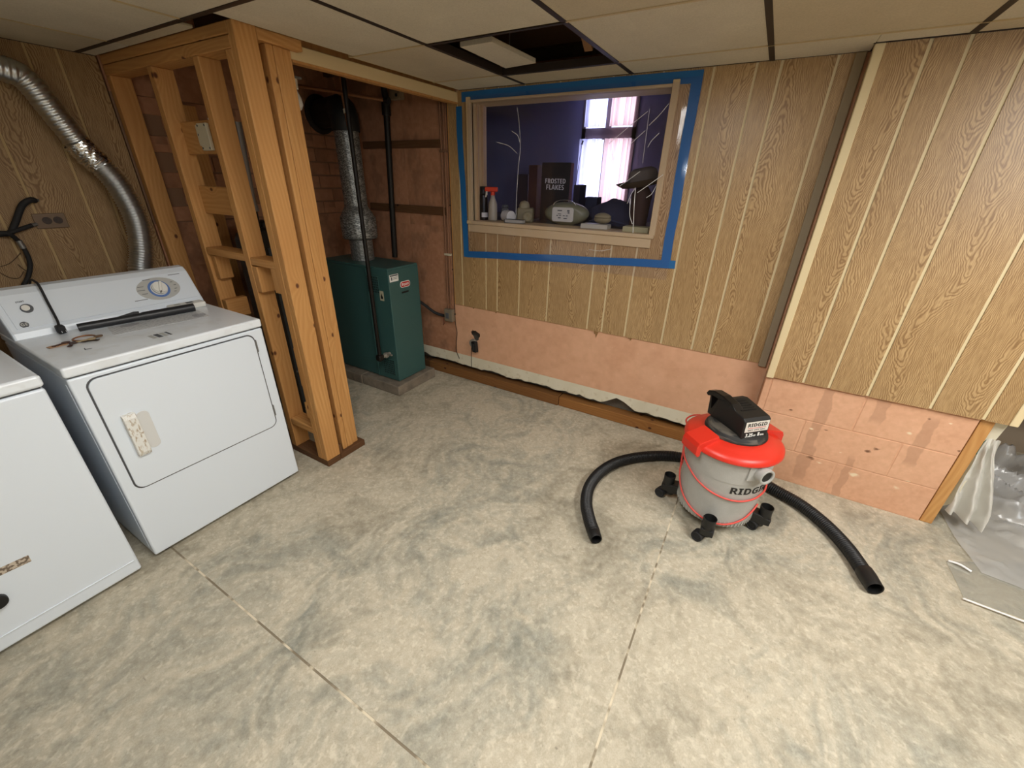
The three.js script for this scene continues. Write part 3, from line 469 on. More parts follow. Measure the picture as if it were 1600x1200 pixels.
{ // things on the ledge
  const Z = -2.66, L = WY0;
  const at = (px, py, z = Z) => onZ(px, py, z);
  { const p = at(756, 340, -2.62); const t = thing('spray_can', 'black spray can with a small white label in the window corner', 'spray can', [p.x, L, -2.62]);
    mesh('can', lathe([[0, 0.0005], [0.03, 0.0005], [0.031, 0.006], [0.031, 0.155], [0.026, 0.17], [0.012, 0.175], [0, 0.175]], 24), M.blackGloss, t); mesh('cap', lathe([[0.024, 0.17], [0.025, 0.172], [0.024, 0.215], [0, 0.217]], 24), M.black, t);
    const lb = new THREE.CylinderGeometry(0.0315, 0.0315, 0.03, 16, 1, true, 0.1, 1.6); lb.translate(0, 0.035, 0); mesh('label_band', lb, std(0xd8d8d4, 0.5, { side: THREE.DoubleSide }), t); }
  { const p = at(770, 345, -2.6); const t = thing('spray_bottle', 'spray bottle with an orange trigger on the window ledge', 'spray bottle', [p.x, L, -2.6], 0.3);
    mesh('bottle', lathe([[0, 0.0005], [0.03, 0.0005], [0.032, 0.01], [0.03, 0.11], [0.014, 0.15], [0.012, 0.165], [0, 0.165]], 24), std(0xa8a08c, 0.4), t);
    mesh('collar', cyl(0.015, 0.015, V(0, 0.163, 0), V(0, 0.185, 0)), std(0xd8411f, 0.45), t);
    const hd = mesh('trigger_head', rbx(-0.055, 0.035, 0.185, 0.215, -0.013, 0.013, 0.008), std(0xd8411f, 0.45), t); mesh('trigger', prism([[-0.035, 0.187], [-0.045, 0.15], [-0.052, 0.15], [-0.046, 0.187]], 0.01), std(0xd8d0b8, 0.5), hd); }
  { const p = at(789, 342); const t = thing('glass_jar', 'small glass jar with a dark lid beside the spray bottle', 'jar', [p.x, L, Z]); mesh('jar_body', lathe([[0, 0.0005], [0.026, 0.0005], [0.028, 0.008], [0.028, 0.07], [0.02, 0.085], [0, 0.085]], 20), phys(0x8a8d90, 0.15, { transmission: 0.5, thickness: 0 }), t); mesh('lid', lathe([[0, 0.105], [0.02, 0.105], [0.022, 0.1], [0.022, 0.0855], [0, 0.0855]], 20), M.inkGrey, t); }
  { const p = at(793, 345, -2.6); const t = thing('mug', 'white mug lying on its side on the ledge', 'mug', [p.x + 0.03, L + 0.036, -2.6], -0.5); const g = lathe([[0, 0], [0.034, 0.0], [0.036, 0.005], [0.036, 0.085], [0.033, 0.085], [0.031, 0.006], [0, 0.006]], 24); g.rotateZ(Math.PI / 2); mesh('mug_body', g, std(0xd8d8d2, 0.35), t); const h = new THREE.TorusGeometry(0.02, 0.005, 8, 16, Math.PI); h.rotateX(Math.PI / 2); h.translate(-0.042, 0, -0.036); mesh('handle', h, std(0xd8d8d2, 0.35), t); }
  { const p = at(802, 350, -2.58); const t = thing('book', 'dark book with pale page edges lying on the ledge before the mug', 'book', [p.x + 0.02, L, -2.565], 0.04); mesh('cover', [bx(-0.07, 0.07, 0.0005, 0.003, -0.022, 0.022), bx(-0.07, 0.07, 0.021, 0.0235, -0.022, 0.022), bx(-0.07, -0.067, 0.003, 0.021, -0.022, 0.022)], std(0x27323c, 0.6), t); mesh('pages', bx(-0.066, 0.068, 0.003, 0.021, -0.02, 0.02), std(0xb9b5a8, 0.8), t); }
  { const p = at(822, 345); const t = thing('toy_gadget', 'khaki gadget with a domed top and round front on the ledge', 'toy', [p.x, L, -2.66], 0.35); mesh('body', rbx(-0.06, 0.05, 0.0005, 0.095, -0.04, 0.04, 0.014, 3), std(0x7b7458, 0.6), t); mesh('dome', lathe([[0.036, 0.09], [0.036, 0.11], [0.026, 0.13], [0, 0.138]], 20), std(0x958d70, 0.6), t).position.x = -0.015; const r = mesh('round_front', lathe([[0, 0], [0.03, 0], [0.032, 0.006], [0.03, 0.014], [0.018, 0.016], [0, 0.01]], 24), std(0x8a8262, 0.6), t); r.rotation.x = Math.PI / 2; r.position.set(0.015, 0.04, 0.04); }
  { const p = onZ(868, 320, -2.95); const t = thing('cereal_box', 'tall black cereal box with white lettering standing behind the radio', 'box', [p.x, L, -2.95], 0.1);
    mesh('carton', rbx(-0.105, 0.105, 0.0005, 0.375, -0.035, 0.035, 0.003), std(0x15171d, 0.45), t); mesh('side_print', bx(0.1052, 0.1058, 0.01, 0.37, -0.033, 0.033), std(0x6a3438, 0.5), t);
    const a = text('FROSTED', 0.03, 0.0008, 0.15), b = text('FLAKES', 0.032, 0.0008, 0.13); a.translate(0, 0.245, 0.0352); b.translate(0, 0.205, 0.0352); mesh('lettering', [a, b], std(0xcfd0d6, 0.5), t); }
  const boxes = [[838, 250, -3.02, 0.07, 0.36, 0x4a2f2c, 'dark red carton beside the black cereal box'], [820, 262, -3.1, 0.09, 0.3, 0x2a2230, 'dark purple carton behind the khaki gadget'], [908, 275, -2.98, 0.05, 0.24, 0x2c2c3c, 'narrow dark blue carton between cereal box and bright curtain'], [928, 295, -3.14, 0.1, 0.16, 0x343a54, 'low blue-grey box in front of the bright curtain']];
  for (const [px, py, z, w, h, c, lab] of boxes) { const p = onZ(px, py, z); const t = thing('carton', lab, 'box', [p.x, L, z], rr(-0.2, 0.2)); mesh('carton_body', rbx(-w / 2, w / 2, 0.0005, h, -0.045, 0.045, 0.003), std(c, 0.6), t); mesh('flap', bx(-w / 2 + 0.003, w / 2 - 0.003, h, h + 0.002, -0.044, 0.0), std(c, 0.7), t); }
  { const p = onZ(885, 340, -2.7); const t = thing('radio', 'rounded portable radio with a pale control face and raised antenna', 'radio', [p.x, L, -2.7], 0.12);
    const g = new THREE.SphereGeometry(1, 36, 20); g.scale(0.15, 0.07, 0.075); g.translate(0, 0.07, 0); const P = g.attributes.position; for (let i = 0; i < P.count; i++) { if (P.getY(i) < 0.004) P.setY(i, 0.0005); if (P.getZ(i) > 0.055) P.setZ(i, 0.055); } g.computeVertexNormals(); mesh('body', g, std(0x7a7a62, 0.4), t);
    mesh('control_face', prism(roundRect(0.14, 0.082, 0.012), 0.008, 0.002).translate(-0.01, 0.066, 0.05), std(0xcac8be, 0.4), t);
    for (const [x, y, w, h] of [[-0.03, 0.09, 0.03, 0.006], [0.028, 0.09, 0.016, 0.008], [0.03, 0.078, 0.012, 0.006], [-0.03, 0.07, 0.022, 0.004], [-0.045, 0.06, 0.012, 0.005], [-0.025, 0.06, 0.012, 0.005], [0.0, 0.06, 0.012, 0.005], [0.02, 0.06, 0.012, 0.005], [-0.03, 0.046, 0.018, 0.006], [0.01, 0.044, 0.022, 0.004]]) mesh('button', rbx(x - w / 2, x + w / 2, y - h / 2, y + h / 2, 0.0595, 0.0635, 0.001, 1), M.inkGrey, t);
    const hd = new THREE.TorusGeometry(0.075, 0.005, 8, 30, Math.PI); hd.scale(1, 0.45, 1); hd.translate(-0.01, 0.118, 0.03); mesh('carry_handle', hd, M.chrome, t);
    const a0 = V(0.03, 0.13, -0.02), a1 = onZ(909, 226, -2.72).sub(t.position); mesh('antenna', [cyl(0.002, 0.0015, a0, a1, 8), cyl(0.005, 0.005, a1, a1.clone().add(V(0.006, 0.022, 0)), 10)], M.ironPipe, t); }
  { const p = onZ(931, 352, -2.62); const t = thing('flat_box', 'flat white box with a tan bun-shaped pouch on it', 'box', [p.x, L, -2.62], 0.05); mesh('box_body', rbx(-0.085, 0.085, 0.0005, 0.026, -0.045, 0.045, 0.003), std(0xbdb9a8, 0.5), t); mesh('tray_rim', bx(-0.08, 0.08, 0.026, 0.028, -0.042, 0.042), std(0xa9a596, 0.5), t);
    const q = thing('pouch', 'round tan pouch lying on the flat white box', 'pouch', [p.x + 0.035, L + 0.028, -2.63]); const g = new THREE.SphereGeometry(1, 28, 16); g.scale(0.056, 0.032, 0.04); g.translate(0, 0.032, 0); const P = g.attributes.position; for (let i = 0; i < P.count; i++) { const y = P.getY(i); if (Math.abs(y - 0.036) < 0.006) { P.setX(i, P.getX(i) * 0.93); P.setZ(i, P.getZ(i) * 0.93); } } g.computeVertexNormals(); mesh('pouch_body', g, std(0x8c8264, 0.75), q); mesh('seam', new THREE.TorusGeometry(0.05, 0.0025, 6, 32).rotateX(Math.PI / 2).scale(1, 1, 0.74).translate(0, 0.036, 0), std(0x6a6148, 0.8), q); }
  { const p = onZ(1005, 290, -2.72); const t = thing('felt_hat', 'brown brimmed hat with a grey crown hung on a dark stand', 'hat', [p.x, L, -2.72], 0.5);
    const br = lathe([[0.0, 0.25], [0.07, 0.25], [0.12, 0.256], [0.155, 0.28], [0.158, 0.278], [0.12, 0.25], [0.07, 0.243], [0, 0.243]], 40); br.scale(1, 1, 0.8); const cr = lathe([[0.082, 0.252], [0.08, 0.29], [0.07, 0.325], [0.045, 0.342], [0, 0.335]], 32); cr.scale(1.1, 1, 0.85);
    const tilt = new THREE.Matrix4().makeTranslation(0, 0.25, 0).multiply(new THREE.Matrix4().makeRotationZ(0.2)).multiply(new THREE.Matrix4().makeTranslation(0, -0.25, 0)); br.applyMatrix4(tilt); cr.applyMatrix4(tilt);
    mesh('brim', br, std(0x4a3d2e, 0.85), t); mesh('crown', cr, std(0x6b645c, 0.85), t); mesh('stand', lathe([[0, 0.0005], [0.07, 0.0005], [0.07, 0.012], [0.05, 0.03], [0.055, 0.12], [0.06, 0.2], [0.03, 0.242], [0, 0.242]], 24), std(0x46332e, 0.8), t); }
  { const p = onZ(992, 362, -2.6); const t = thing('paper_pad', 'yellowish note pad at the end of the ledge under the film fold', 'note pad', [p.x + 0.01, L, -2.6]); mesh('pad', rbx(-0.075, 0.075, 0.0005, 0.03, -0.04, 0.04, 0.002), std(0xa9a37c, 0.7), t); mesh('binding', bx(-0.075, 0.075, 0.03, 0.0315, -0.04, -0.03), std(0x6f6a50, 0.7), t); }
  { const t = thing('cloth_heap', 'rumpled blue-grey cloth heaped behind the flat white box', 'cloth', [onZ(955, 330, -2.9).x, L, -2.92]); const g = new THREE.SphereGeometry(1, 40, 24), P = g.attributes.position; for (let i = 0; i < P.count; i++) { const x = P.getX(i), y = P.getY(i), z = P.getZ(i), k = 0.75 + 0.5 * fbm(x * 3 + 5, y * 3 + z * 2 + 5, 401, 3); P.setXYZ(i, x * 0.17 * k, Math.max(0.0005, y * 0.13 * k + 0.02), z * 0.1 * k); } g.computeVertexNormals(); mesh('cloth', g, std(0x3c3f55, 0.9), t); mesh('hem', tube([[-0.15, 0.01, 0.07], [-0.05, 0.04, 0.1], [0.06, 0.03, 0.1], [0.15, 0.01, 0.06]], 0.006, 30), std(0x4c4f66, 0.9), t); }
}

// ------------------------------------------------------------------ dryer and washer
const topTex = tex(512, 512, (u, v) => { const k = fbm(u * 6, v * 6, 411, 4), s = sstep(0.62, 0.74, fbm(u * 26, v * 26, 413, 3)); return lerp3([234, 241, 247], [208, 210, 208], sstep(0.5, 0.8, k) * 0.4 + s * 0.2); });
const topEnamel = phys(0xffffff, 0.3, { map: topTex, clearcoat: 0.3, clearcoatRoughness: 0.2 });
const DX = -1.957, DZ0 = -1.0097, DZ1 = -0.3227, DT = 0.912;
{
  const t = thing('clothes_dryer', 'white front-loading clothes dryer with a dial console and side-hinged door', 'dryer', [DX - 0.345, 0, (DZ0 + DZ1) / 2]);
  const X = (x) => x - t.position.x, Z = (z) => z - t.position.z, W = (DZ1 - DZ0) / 2;
  mesh('cabinet', rbx(X(-2.655), X(DX), 0.018, 0.868, -W, W, 0.008, 3), M.whiteEnamel, t);
  for (const x of [-2.0, -2.6]) for (const k of [-1, 1]) mesh('foot', cyl(0.02, 0.02, V(X(x), 0, k * (W - 0.05)), V(X(x), 0.02, k * (W - 0.05))), M.black, t);
  mesh('seam', bx(X(-2.65), X(DX) - 0.006, 0.867, 0.874, -W + 0.006, W - 0.006), M.gasket, t);
  mesh('top_panel', rbx(X(-2.655), X(DX) + 0.003, 0.873, DT, -W - 0.003, W + 0.003, 0.009, 3), topEnamel, t);
  const pr = [[X(-2.445), DT - 0.004], [X(-2.452), DT + 0.02], [X(-2.46), DT + 0.03], [X(-2.535), 1.062], [X(-2.555), 1.078], [X(-2.585), 1.082], [X(-2.655), 1.07], [X(-2.655), DT - 0.004]];
  const con = prism(pr, 2 * W - 0.016, 0.008); con.translate(0, 0, -W + 0.008); const csl = mesh('console', con, M.whiteEnamel, t);
  // the face of the console leans back: local frame for what sits on it
  const b = V(X(-2.46) + 0.0095, DT + 0.03, 0), tp = V(X(-2.535) + 0.0095, 1.062, 0), up = tp.clone().sub(b), lean = Math.atan2(-(tp.x - b.x), tp.y - b.y), H = up.length();
  const face = (name, g, m, k, z, off = 0) => { g.rotateX(0); const q = mesh(name, g, m, csl); q.rotation.set(0, Math.PI / 2, 0); q.rotation.order = 'YXZ'; q.rotation.x = -lean; q.position.copy(b).addScaledVector(up, k).add(V(Math.cos(lean) * off, Math.sin(lean) * off, Z(z))); return q; };
  const disc = (r, d, sx = 1, sy = 1) => { const g = new THREE.CylinderGeometry(r, r, d, 40); g.rotateX(Math.PI / 2); g.scale(sx, sy, 1); return g; };
  const kz = -0.855;
  face('dial_backplate', disc(0.05, 0.001, 1.75, 1.12), M.greyPrint, 0.56, kz, 0.0005); face('dial_ring', disc(0.043, 0.0012), M.bluePrint, 0.55, kz, 0.0012); face('dial_ring', disc(0.033, 0.0014), M.whitePlastic, 0.55, kz, 0.0014);
  const kn = face('dial_knob', join([disc(0.03, 0.012), disc(0.027, 0.024)]), M.whitePlastic, 0.55, kz, 0.012); const gr = rbx(-0.006, 0.006, -0.027, 0.027, 0.01, 0.022, 0.004); gr.rotateZ(-0.35); mesh('grip', gr, M.whitePlastic, kn); const mk = bx(-0.002, 0.002, -0.03, -0.022, 0.012, 0.0225); mk.rotateZ(-0.35); mesh('pointer', mk, M.inkGrey, kn);
  for (const [dx, dy, w] of [[-0.066, 0.02, 0.024], [-0.07, 0.003, 0.03], [-0.064, -0.016, 0.022], [0.062, 0.022, 0.01], [0.07, 0.006, 0.01], [0.066, -0.012, 0.01], [0.058, -0.026, 0.01], [-0.09, -0.042, 0.05], [0.09, 0.058, 0.05], [-0.03, 0.05, 0.03]]) face('dial_print', bx(dx - w / 2, dx + w / 2, dy - 0.0012, dy + 0.0012, 0, 0.0006), M.inkGrey, 0.56, kz, 0.001);
  face('start_button', disc(0.018, 0.006), M.inkGrey, 0.6, -0.405, 0.003); face('start_button_cap', disc(0.012, 0.008), M.whitePlastic, 0.61, -0.402, 0.004);
  face('start_print', text('START', 0.006, 0.0006), M.inkGrey, 0.8, -0.398, 0.0006);
  face('badge', disc(0.0125, 0.002), M.inkGrey, 0.16, -0.372, 0.001); face('badge_letters', text('GE', 0.012, 0.0012), M.greyPrint, 0.125, -0.372, 0.0018);
  face('console_border', join([bx(-0.002, 0.002, -0.055, 0.07, 0, 0.003), bx(-0.002, 0.64, -0.057, -0.053, 0, 0.003)]), M.whiteEnamel, 0.45, -0.348, 0.001);
  // front door
  const dz0 = -0.958, dz1 = -0.365, dy0 = 0.357, dy1 = 0.848, dw = dz1 - dz0, dh = dy1 - dy0;
  const onFront = (g, y, z, x) => { g.rotateY(Math.PI / 2); g.translate(x, y, z); return g; };
  mesh('door_gap', onFront(prism(roundRect(dw + 0.011, dh + 0.011, 0.036), 0.001), (dy0 + dy1) / 2, Z((dz0 + dz1) / 2), X(DX)), M.gasket, t);
  const door = mesh('door', onFront(prism(roundRect(dw - 0.005, dh - 0.005, 0.03), 0.004, 0.0025), (dy0 + dy1) / 2, Z((dz0 + dz1) / 2), X(DX)), M.whiteEnamel, t);
  const hx = X(DX) + 0.0065, grime = std(0xffffff, 0.55, { map: tex(128, 256, (u, v) => { const k = sstep(0.5, 0.8, fbm(u * 9, v * 14, 421, 5)); return lerp3([230, 230, 225], [150, 126, 94], k * 0.7); }) });
  const pull = prism([[0, -0.09], [0.012, -0.088], [0.018, -0.075], [0.018, 0.075], [0.012, 0.088], [0, 0.09]], 0.036, 0.003); pull.translate(hx, 0.592, Z(-0.448)); metreUV(pull, 0.05, 0.2); mesh('handle', pull, grime, door);
  const pk = prism(roundRect(0.04, 0.165, 0.018), 0.0015, 0.001); mesh('handle_pocket', onFront(pk, 0.592, Z(-0.472), hx - 0.0005), std(0xd5d6d4, 0.5), door);
  for (const y of [0.79, 0.44]) mesh('hinge', rbx(X(DX) - 0.002, X(DX) + 0.006, y - 0.03, y + 0.03, Z(dz0) - 0.009, Z(dz0) - 0.001, 0.002), M.steel, door);
  mesh('side_groove', rbx(X(-2.0), X(-1.99), 0.05, 0.84, W - 0.001, W + 0.0015, 0.001, 1), M.whiteEnamel, t);
}
{
  const WX = -1.93, Z0 = -0.265, Z1 = 0.42, WT = 0.92;
  const t = thing('washing_machine', 'white washing machine with a taped paper tag beside the dryer', 'washer', [WX - 0.34, 0, (Z0 + Z1) / 2]);
  const X = (x) => x - t.position.x, W = (Z1 - Z0) / 2, Zc = t.position.z;
  mesh('cabinet', rbx(X(-2.62), X(WX), 0.018, 0.872, -W, W, 0.01, 3), M.whiteEnamel, t);
  for (const x of [-2.0, -2.56]) for (const k of [-1, 1]) mesh('foot', cyl(0.02, 0.02, V(X(x), 0, k * (W - 0.06)), V(X(x), 0.02, k * (W - 0.06))), M.black, t);
  mesh('top_panel', rbx(X(-2.62), X(WX) + 0.005, 0.878, WT, -W - 0.003, W + 0.003, 0.012, 3), topEnamel, t); mesh('seam', bx(X(-2.6), X(WX) - 0.008, 0.87, 0.88, -W + 0.008, W - 0.008), M.gasket, t);
  mesh('lid', rbx(X(-2.42), X(WX) - 0.05, WT - 0.002, WT + 0.008, -W + 0.09, W - 0.09, 0.006, 2), topEnamel, t);
  mesh('console', prism([[X(-2.42), WT - 0.003], [X(-2.5), 1.07], [X(-2.53), 1.08], [X(-2.62), 1.07], [X(-2.62), WT - 0.003]], 2 * W - 0.02, 0.006).translate(0, 0, -W + 0.01), M.whiteEnamel, t);
  mesh('kick_crease', rbx(X(WX) - 0.003, X(WX) + 0.004, 0.074, 0.079, -W + 0.012, W - 0.02, 0.002, 1), M.whiteEnamel, t);
  const a = onX(0, 884, WX), tg = prism(roundRect(0.075, 0.028, 0.002), 0.0008); tg.rotateZ(-0.05); tg.rotateY(Math.PI / 2); tg.translate(X(WX) + 0.0005, 0.312, 0.006 - Zc); metreUV(tg, 0.1, 0.1);
  mesh('paper_tag', tg, std(0xffffff, 0.7, { map: tex(128, 128, (u, v) => lerp3([196, 184, 166], [110, 96, 82], sstep(0.45, 0.62, fbm(u * 16, v * 16, 431, 3)))) }), t);
  mesh('knob', (() => { const g = lathe([[0, 0.02], [0.022, 0.02], [0.026, 0.014], [0.026, 0], [0, 0]], 24); g.rotateZ(-Math.PI / 2); g.translate(X(WX), 0.215, 0.082 - Zc); return g; })(), M.black, t);
}
{ // things on the dryer
  const y = DT + 0.0005;
  const A = onY(122, 512, DT + 0.02), B = onY(303, 480, DT + 0.02);
  const t = thing('vacuum_wand', 'black plastic vacuum wand lying along the dryer top', 'wand', [A.x, y, A.z], Math.atan2(-(B.z - A.z), B.x - A.x)); const L = Math.hypot(B.x - A.x, B.z - A.z);
  const g = sweep(curve([[0, 0.019, 0], [L / 2, 0.019, 0], [L, 0.02, 0]]), 30, 20, (s) => 0.0165 + 0.0025 * sstep(L * 0.5, L * 0.54, s)); mesh('wand_tube', g, std(0x232427, 0.4), t); mesh('end_cap', cyl(0.014, 0.014, V(0.002, 0.019, 0), V(0.004, 0.019, 0)), M.black, t); mesh('end_cap', cyl(0.016, 0.016, V(L - 0.004, 0.02, 0), V(L - 0.002, 0.02, 0)), M.black, t);
  mesh('ridge', prism([[L * 0.3, 0.034], [L * 0.46, 0.046], [L * 0.5, 0.044], [L * 0.5, 0.034]], 0.006).translate(0, 0, -0.003), std(0x232427, 0.4), t);
  // stuck-down clear sleeve with a printed sheet
  const s = [onY(168, 512, DT), onY(178, 524, DT), onY(328, 494, DT), onY(308, 484, DT)].map((p) => [p.x, -p.z]);
  const sh = prism(s, 0.0006); sh.rotateX(-Math.PI / 2); sh.translate(0, y, 0); metreUV(sh, 0.4, 0.4);
  single('instruction_sheet', 'grey printed sheet stuck on the dryer top under the wand', 'paper', sh, std(0xffffff, 0.35, { map: tex(256, 256, (u, v) => { const l = (v * 40) % 1 > 0.55 && vn(u * 60, Math.floor(v * 40), 441) > 0.4 ? 1 : 0, b = vn(u * 5, v * 5, 443) > 0.68 ? 1 : 0; return lerp3(lerp3([212, 215, 217], [176, 180, 184], l * 0.7), [140, 142, 148], b * 0.55); }) }));
  { const p = onY(250, 524, DT), k = thing('sticker', 'grey striped sticker near the front edge of the dryer top', 'sticker', [p.x, y, p.z]); for (const [dz, w, m] of [[0.026, 0.014, M.greyPrint], [0.006, 0.016, M.inkGrey], [-0.014, 0.014, M.greyPrint], [-0.03, 0.008, M.inkGrey]]) mesh('stripe', rbx(-0.028, 0.028, 0, 0.0006, dz - w / 2, dz + w / 2, 0.0002, 1), m, k); }
  // white box by the console end
  const q = onY(290, 470, DT + 0.02), r = thing('white_case', 'small white plastic case with a grey screen beside the dial', 'case', [q.x + 0.075, y, q.z + 0.02], Math.PI / 2 - 0.05);
  mesh('case_body', rbx(-0.085, 0.065, 0, 0.026, -0.03, 0.03, 0.007, 3), M.whitePlastic, r); mesh('screen', rbx(-0.01, 0.02, 0.026, 0.0268, -0.015, 0.012, 0.0004, 1), M.inkGrey, r); mesh('slot', rbx(-0.06, -0.035, 0.026, 0.0266, -0.012, 0.012, 0.0003, 1), M.greyPrint, r);
  // keys
  const kp = onY(128, 532, DT), k = thing('key_ring', 'ring of brass keys and a brown tag on the dryer top', 'keys', [kp.x, y, kp.z], Math.PI / 2);
  const ring = new THREE.TorusGeometry(0.034, 0.003, 8, 36); ring.rotateX(Math.PI / 2); ring.translate(0.012, 0.004, -0.012); mesh('ring', ring, M.copper, k);
  for (const [x, z, a, c] of [[-0.045, -0.004, 0.4, 0x5a3422], [-0.03, 0.02, 1.0, 0x4a2c1e], [0.022, 0.03, -0.1, 0xc9b287], [0.05, 0.012, 0.5, 0x7a5a36], [0.002, 0.03, 2.4, 0x3c2a1c]]) { const g2 = join([new THREE.CylinderGeometry(0.013, 0.013, 0.003, 18), bx(0.01, 0.045, -0.0012, 0.0012, -0.0045, 0.0045), bx(0.03, 0.036, -0.0012, 0.0012, -0.008, 0), bx(0.04, 0.044, -0.0012, 0.0012, -0.008, 0)]); g2.rotateY(a + Math.PI); g2.translate(x, 0.0035 + rnd() * 0.004, z); mesh('key', g2, std(c, 0.4, { metalness: 0.5 }), k); }
  const tg = prism([[-0.1, -0.012], [-0.05, -0.014], [-0.036, 0], [-0.05, 0.014], [-0.1, 0.014]], 0.002); tg.rotateX(-Math.PI / 2); tg.rotateY(0.15); tg.translate(0.0, 0.001, -0.004); mesh('leather_tag', tg, std(0xb08a68, 0.7), k);
  const sc = onY(134, 547, DT); single('screw', 'small dark screw lying before the keys on the dryer top', 'screw', join([cyl(0.0016, 0.0006, V(sc.x, y + 0.003, sc.z), V(sc.x + 0.004, y + 0.002, sc.z - 0.018), 8), cyl(0.004, 0.004, V(sc.x, y + 0.004, sc.z + 0.002), V(sc.x, y + 0.004, sc.z), 10)]), M.inkGrey);
  // loose cord draped over the console
  const c = thing('power_cord', 'black power cord with a plug hanging over the dryer console', 'cord'), pl = V(-2.405, DT, -0.452);
  mesh('cable', tube([[-2.7, 0.93, -0.47], [-2.68, 1.05, -0.475], [-2.635, 1.098, -0.478], [-2.575, 1.1, -0.477], [-2.526, 1.09, -0.474], [-2.486, 1.028, -0.468], [-2.445, 0.975, -0.462], [-2.424, 0.958, -0.458], [pl.x, 0.947, pl.z]], 0.0045, 70, 8), M.rubber, c);
  mesh('plug_body', rbx(pl.x - 0.014, pl.x + 0.02, y + 0.003, y + 0.036, pl.z - 0.013, pl.z + 0.013, 0.006, 3), M.rubber, c); for (const s2 of [-1, 1]) mesh('prong', bx(pl.x + 0.018, pl.x + 0.036, y + 0.012, y + 0.02, pl.z + s2 * 0.006 - 0.0008, pl.z + s2 * 0.006 + 0.0008), M.chrome, c);
}

// ------------------------------------------------------------------ duct, outlet and cables on the left wall
{
  const t = thing('dryer_duct', 'silver foil dryer duct with a taped joint climbing the panelled wall', 'duct'), X = -2.955;
  const up = [[-2.955, 1.955, -0.2], [-2.955, 1.95, -0.5], ...[[0, 106], [40, 125], [90, 185], [137, 243]].map(([x, y]) => { const p = onX(x, y, X); return [p.x, p.y, p.z]; })];
  const dn = [...[[133, 239], [160, 262], [187, 294], [213, 345], [221, 395], [221, 430]].map(([x, y], i) => { const p = onX(x, y, -2.955 + 0.008 * i); return [p.x, p.y, p.z]; }), [-2.86, 0.82, -0.95], [-2.83, 0.45, -0.9], [-2.78, 0.2, -0.86]];
  mesh('foil_hose', sweep(curve(up), 420, 20, (s) => 0.05 + 0.0012 * Math.sin(s * 2 * Math.PI / 0.02) + 0.0007 * Math.sin(s * 90)), M.foil, t);
  mesh('foil_hose', sweep(curve(dn), 900, 20, (s) => 0.051 + 0.0024 * Math.sin(s * 2 * Math.PI / 0.014)), M.foil, t);
  const a = onX(118, 222, X), b = onX(158, 260, X); const tp = sweep(curve([a, a.clone().lerp(b, 0.5), b]), 40, 40, (s, an) => 0.0555 + 0.009 * (fbm(Math.cos(an) * 3 + 5, Math.sin(an) * 3 + s * 60, 451, 3) - 0.4)); mesh('foil_tape', tp.toNonIndexed(), M.foilTape, t).geometry.computeVertexNormals();
}
{
  const a = onX(52, 333, XL + 0.01), b = onX(104, 345, XL + 0.01), z = (a.z + b.z) / 2, y = 1.293;
  const t = thing('wall_outlet', 'brown double outlet plate on the panelled wall above the dryer', 'outlet', [XL + 0.001, y, -0.712]);
  mesh('plate', rbx(0, 0.007, -0.034, 0.034, -0.058, 0.058, 0.003), M.brownPlate, t);
  for (const s of [-0.013, 0.026].map((v) => -v)) { const g = new THREE.CylinderGeometry(0.0165, 0.0165, 0.004, 24); g.rotateZ(Math.PI / 2); g.translate(0.0085, 0.002, s); const o = mesh('socket', g, M.brownPlug, t); for (const d of [-0.006, 0.006]) mesh('slot', bx(0.0105, 0.0112, 0.0, 0.009, s + d - 0.001, s + d + 0.001), M.black, o); }
  const c = thing('cable_bundle', 'black cables taped together beside the wall outlet', 'cable'), X = XL + 0.03, q = (px, py, x = X) => onX(px, py, x);
  mesh('cable', tube([q(-60, 375), q(-20, 368), q(0, 365), q(16, 364), q(24, 348), q(34, 322), q(46, 313), q(54, 313, XL + 0.012)], 0.0125, 60, 10), M.rubber, c);
  mesh('cable', tube([q(-60, 372, X + 0.012), q(0, 367, X + 0.012), q(20, 362, X + 0.01), q(38, 356), q(50, 352, XL + 0.016)], 0.009, 50, 10), M.rubber, c);
  mesh('cable', tube([q(-30, 366, X + 0.02), q(10, 365, X + 0.02), q(28, 376), q(40, 393), q(47, 412), q(44, 432), q(34, 452), q(24, 476)], 0.0095, 60, 10), M.rubber, c);
  const e1 = q(50, 352, XL + 0.016), e2 = q(58, 350, XL + 0.012); mesh('connector', cyl(0.009, 0.007, e1, e2), M.steel, c); const e3 = q(50, 313, XL + 0.012), e4 = q(60, 313, XL + 0.004); mesh('connector', cyl(0.008, 0.006, e3, e4), M.steel, c); const e5 = q(29, 376, X), e6 = q(37, 388, X); mesh('connector', cyl(0.0115, 0.0115, e5, e6), M.steel, c);
  for (const pts of [[[0, 417], [14, 412], [26, 402], [32, 395]], [[0, 426], [16, 434], [30, 434], [37, 424]], [[28, 413], [36, 420], [43, 424]]]) mesh('loose_wire', tube(pts.map(([x, y2]) => q(x, y2, XL + 0.006)), 0.0014, 30, 6), std(0x4a3524, 0.6), c);
}

